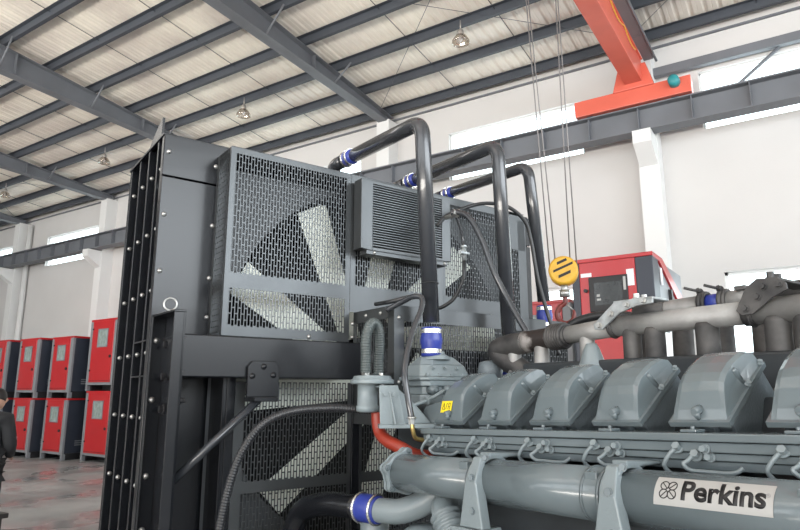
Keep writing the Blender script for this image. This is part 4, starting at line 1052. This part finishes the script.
# bracket plates that tie the two pipes
def ex_bracket(poly, bolts, bm_, m, mb_, lab):
    g = MB(XG); g.prism(poly, 0, 2.043, 2.053)
    b_ = [p[0] for p in poly]; zt = max(p[1] for p in poly)
    hi = [p for p in poly if p[1] > zt - .016]
    h0, h1 = min(p[0] for p in hi), max(p[0] for p in hi)
    g.box((2.043, h0, zt - .012), (2.15 if m is M['galv'] else 2.30, h1, zt - .003))          # top leaf reaching back to the second pipe
    o = g.build('tie_bracket', m, ex, bev=.002); o['label'] = lab
    g = MB(XG); g.torus((2.10, bm_, 1.903), (0, 1, 0), .043, .005, 36, 8); g.build('pipe_clamp', M['exhaust_dark'], ex)
    for b, z in bolts:
        MB(XG).hexbolt((2.043, b, z), (-1, 0, 0), .0095, .014).build('bolt', mb_, o)
    for a in (2.07, 2.12):
        MB(XG).hexbolt((a, (h0 + h1)/2, zt - .003), (0, 0, 1), .011, .022).build('bolt', mb_, o)
ex_bracket([(1.524, 1.911), (1.516, 1.890), (1.484, 1.888), (1.455, 1.910), (1.404, 1.944), (1.33, 1.964), (1.265, 1.967), (1.262, 1.991), (1.32, 1.994), (1.427, 1.985)],
           [(1.495, 1.905), (1.44, 1.945), (1.37, 1.972), (1.30, 1.980)], 1.47, M['galv'], M['zinc'], 'galvanised tie bracket')
ex_bracket([(.975, 1.908), (.958, 1.890), (.924, 1.893), (.866, 1.935), (.817, 1.958), (.819, 1.978), (.839, 1.996), (.903, 2.002), (.940, 1.976)],
           [(.945, 1.912), (.905, 1.945), (.885, 1.975), (.840, 1.976)], .95, M['exhaust_dark'], M['exhaust_dark'], 'dark tie bracket')
ex2 = thing('exhaust_pipe', XG((2.4, 1.2, 1.97)), 'second exhaust pipe behind the front one with dark clamps and a blue joint', 'exhaust pipe')
for p, q, r, m in (((2.40, 1.55, 1.985), (2.40, 1.25, 1.992), .036, 'exhaust'), ((2.40, 1.18, 1.994), (2.40, 1.02, 1.998), .036, 'exhaust'), ((2.40, 1.02, 1.998), (2.40, .2, 2.005), .040, 'exhaust_dark'), ((2.40, 1.56, 1.985), (2.40, 1.42, 1.989), .041, 'exhaust_dark')):
    MB(XG).tube([p, q], r, 28).build('pipe_section', M[m], ex2)
MB(XG).tube([(2.40, 1.26, 1.992), (2.40, 1.17, 1.994)], .034, 28).build('blue_joint', M['blue'], ex2)
for b in (1.265, 1.185):
    g = MB(XG); g.torus((2.40, b, 1.993), (0, 1, 0), .042, .010, 30, 8); g.torus((2.40, b - .014, 1.993), (0, 1, 0), .040, .008, 30, 8); g.cyl((2.37, b, 2.040), (2.32, b + .03, 2.052), .006, 8); g.hexbolt((2.38, b, 2.038), (-.9, 0, .3), .010, .02)
    g.build('clamp', M['exhaust_dark'], ex2)
for b in (1.105, 1.02, .98): MB(XG).box((2.36, b - .02, 2.025), (2.40, b + .02, 2.040)).build('strap', M['exhaust_dark'], ex2)
for b in (1.50, 1.36, 1.20, 1.05, .93, .74): MB(XG).tube([(2.40, b, 1.97), (2.38, b, 1.60)], .040, 18).build('exhaust_branch', M['exhaust_dark'], ex2)
tag(MB(XG).tube(spline([(2.42, 2.02, 1.86), (2.44, 2.0, 1.93), (2.46, 1.93, 1.985), (2.48, 1.80, 2.005), (2.50, 1.66, 1.99), (2.47, 1.58, 1.97), (2.42, 1.55, 1.965)], 8), .021, 14).build('black_hose', M['rubber'], origin=XG((2.42, 2.02, 1.86))), 'black hose arching low behind the bellows joint of the exhaust pipe', 'hose')

# ================================================================== PERSON AND TABLE AT THE LEFT EDGE
def skin_mesh(name, verts, edges, radii, material, parent, sub=2, root=0):
    O = Vector(parent['org'])
    me = bpy.data.meshes.new(name); me.from_pydata([Vector(v) - O for v in verts], edges, []); me.materials.append(material)
    o = bpy.data.objects.new(name, me); COL.objects.link(o); o.parent = parent; o['org'] = tuple(O)
    md = o.modifiers.new('skin', 'SKIN'); md.use_smooth_shade = True
    sv = me.skin_vertices[0].data
    for i, r in enumerate(radii): sv[i].radius = (r, r) if not isinstance(r, tuple) else r
    sv[root].use_root = True
    ss = o.modifiers.new('subdivision', 'SUBSURF'); ss.levels = sub; ss.render_levels = sub
    return o
pp = Vector((-7.22, 3.27, 0)); pr = thing('person', pp, 'person in a dark jacket and black trousers standing with head bowed at the left edge', 'person')
fw = Vector((-.75, .66, 0)).normalized(); rt = Vector((fw.y, -fw.x, 0))      # faces away to the left, towards the cabinets
def H(r, f, z): return pp + rt*r + fw*f + Vector((0, 0, z))
V = [H(0, 0, .93), H(0, 0, 1.08), H(0, .0, 1.24), H(0, .01, 1.38), H(0, .02, 1.45), H(.03, .05, 1.52),
     H(-.10, 0, .88), H(-.11, .02, .49), H(-.12, -.02, .09), H(-.13, .12, .05),
     H(.10, 0, .88), H(.11, .02, .49), H(.12, -.02, .09), H(.13, .12, .05),
     H(-.18, 0, 1.38), H(-.24, -.02, 1.12), H(-.19, .18, 1.0), H(.18, 0, 1.38), H(.24, -.02, 1.12), H(.19, .18, 1.0)]
Ed = [(0,1),(1,2),(2,3),(3,4),(4,5),(0,6),(6,7),(7,8),(8,9),(0,10),(10,11),(11,12),(12,13),(3,14),(14,15),(15,16),(3,17),(17,18),(18,19)]
body = skin_mesh('body', V, Ed, [.13,.12,.13,.11,.055,.055,.085,.06,.045,.04,.085,.06,.045,.04,.055,.043,.030,.055,.043,.030], M['skin'], pr)
skin_mesh('jacket', [V[k] for k in (0,1,2,3,14,15,16,17,18,19)] + [H(0, .015, 1.47), H(0, 0, .86)], [(0,1),(1,2),(2,3),(3,4),(4,5),(5,6),(3,7),(7,8),(8,9),(3,10),(0,11)],
          [.165,.155,.165,.14,.082,.066,.050,.082,.066,.050,.075,.16], M['jacket'], pr)
skin_mesh('trousers', [V[k] for k in (0,6,7,8,10,11,12)], [(0,1),(1,2),(2,3),(0,4),(4,5),(5,6)], [.14,.105,.08,.066,.105,.08,.066], M['trouser'], pr)
for s in (-1, 1):
    skin_mesh('shoe', [H(s*.12, -.06, .05), H(s*.125, .05, .05), H(s*.13, .16, .04)], [(0,1),(1,2)], [.045,.05,.04], M['black'], pr)
    hv = [H(s*.19, .18, 1.0), H(s*.17, .25, .985)]; he = [(0,1)]; hr = [.022,.026]
    for k in range(4):
        a = .03*(k - 1.5)*.8; n0 = len(hv); L = (.035, .042, .038, .028)[k]
        hv += [H(s*(.168) + a*.6, .272, .985 - a*.4), H(s*.16 + a*.7, .272 + L, .975 - a*.4), H(s*.145 + a*.7, .272 + L*1.5, .952 - a*.4)]
        he += [(1, n0), (n0, n0+1), (n0+1, n0+2)]; hr += [.010, .009, .0075]
    n0 = len(hv); hv += [H(s*.14, .235, 1.0), H(s*.118, .262, 1.0)]; he += [(0, n0), (n0, n0+1)]; hr += [.010, .008]
    skin_mesh('hand', hv, he, hr, M['skin'], pr, root=0)
def ellipsoid(g, c, rx, rf, rz, tilt=0.0, n=24, m=14, z0=-1.0, z1=1.0):
    R = []
    for j in range(m + 1):
        v = z0 + (z1 - z0)*j/m; v = max(-.999, min(.999, v)); rr = sqrt(1 - v*v)
        R.append([c + rt*(rx*rr*cos(2*pi*k/n)) + (fw*cos(tilt) - Vector((0,0,1))*sin(tilt))*(rf*rr*sin(2*pi*k/n)) + (Vector((0,0,1))*cos(tilt) + fw*sin(tilt))*(rz*v) for k in range(n)])
    g.rings(R, True, True)
hc2 = H(.045, .085, 1.575)
g = MB(); ellipsoid(g, hc2, .072, .090, .112, .35)
nd = (fw*cos(.35) - Vector((0,0,1))*sin(.35)); ud = (Vector((0,0,1))*cos(.35) + fw*sin(.35))
g.tube([hc2 + nd*.080 + ud*.02, hc2 + nd*.108 - ud*.02, hc2 + nd*.086 - ud*.03], [.008, .014, .010], 10)
for s in (-1, 1): g.tube([hc2 + rt*s*.066 + ud*.025, hc2 + rt*s*.082 - ud*.0, hc2 + rt*s*.070 - ud*.03], [.012, .016, .008], 10)
hd_ = g.build('head', M['skin'], pr)
g = MB()
for s in (-1, 1): ellipsoid(g, hc2 + nd*.080 + rt*s*.03 + ud*.012, .011, .007, .006)
g.build('eye', M['black'], hd_)
g = MB(); g.tube([hc2 + nd*.084 - ud*.055 - rt*.022, hc2 + nd*.090 - ud*.056, hc2 + nd*.084 - ud*.055 + rt*.022], .005, 8); g.build('mouth', M['red_hose'], hd_)
g = MB(); ellipsoid(g, hc2 - nd*.014 + ud*.022, .080, .092, .104, .35, z0=-.35); g.build('hair', M['hair'], pr)
g = MB()
for k in range(3): 
    q = H(.272, -.02, 1.20 - k*.012); g.box(q - Vector((.004, .02, .003)), q + Vector((.004, .02, .003)))
g.build('sleeve_logo', M['sticker'], pr)

tb = thing('side_table', (-5.8, 2.3, 0), 'dark table whose corner just enters the bottom left of the photo', 'table')
g = MB(); g.box((-6.3, 1.98, .715), (-5.27, 2.62, .75)); g.build('table_top', M['wood_dark'], tb, bev=.004)
for x in (-6.26, -5.34):
    for y in (2.02, 2.54): MB().box((x, y, 0), (x + .045, y + .045, .715)).build('leg', M['wood_dark'], tb)
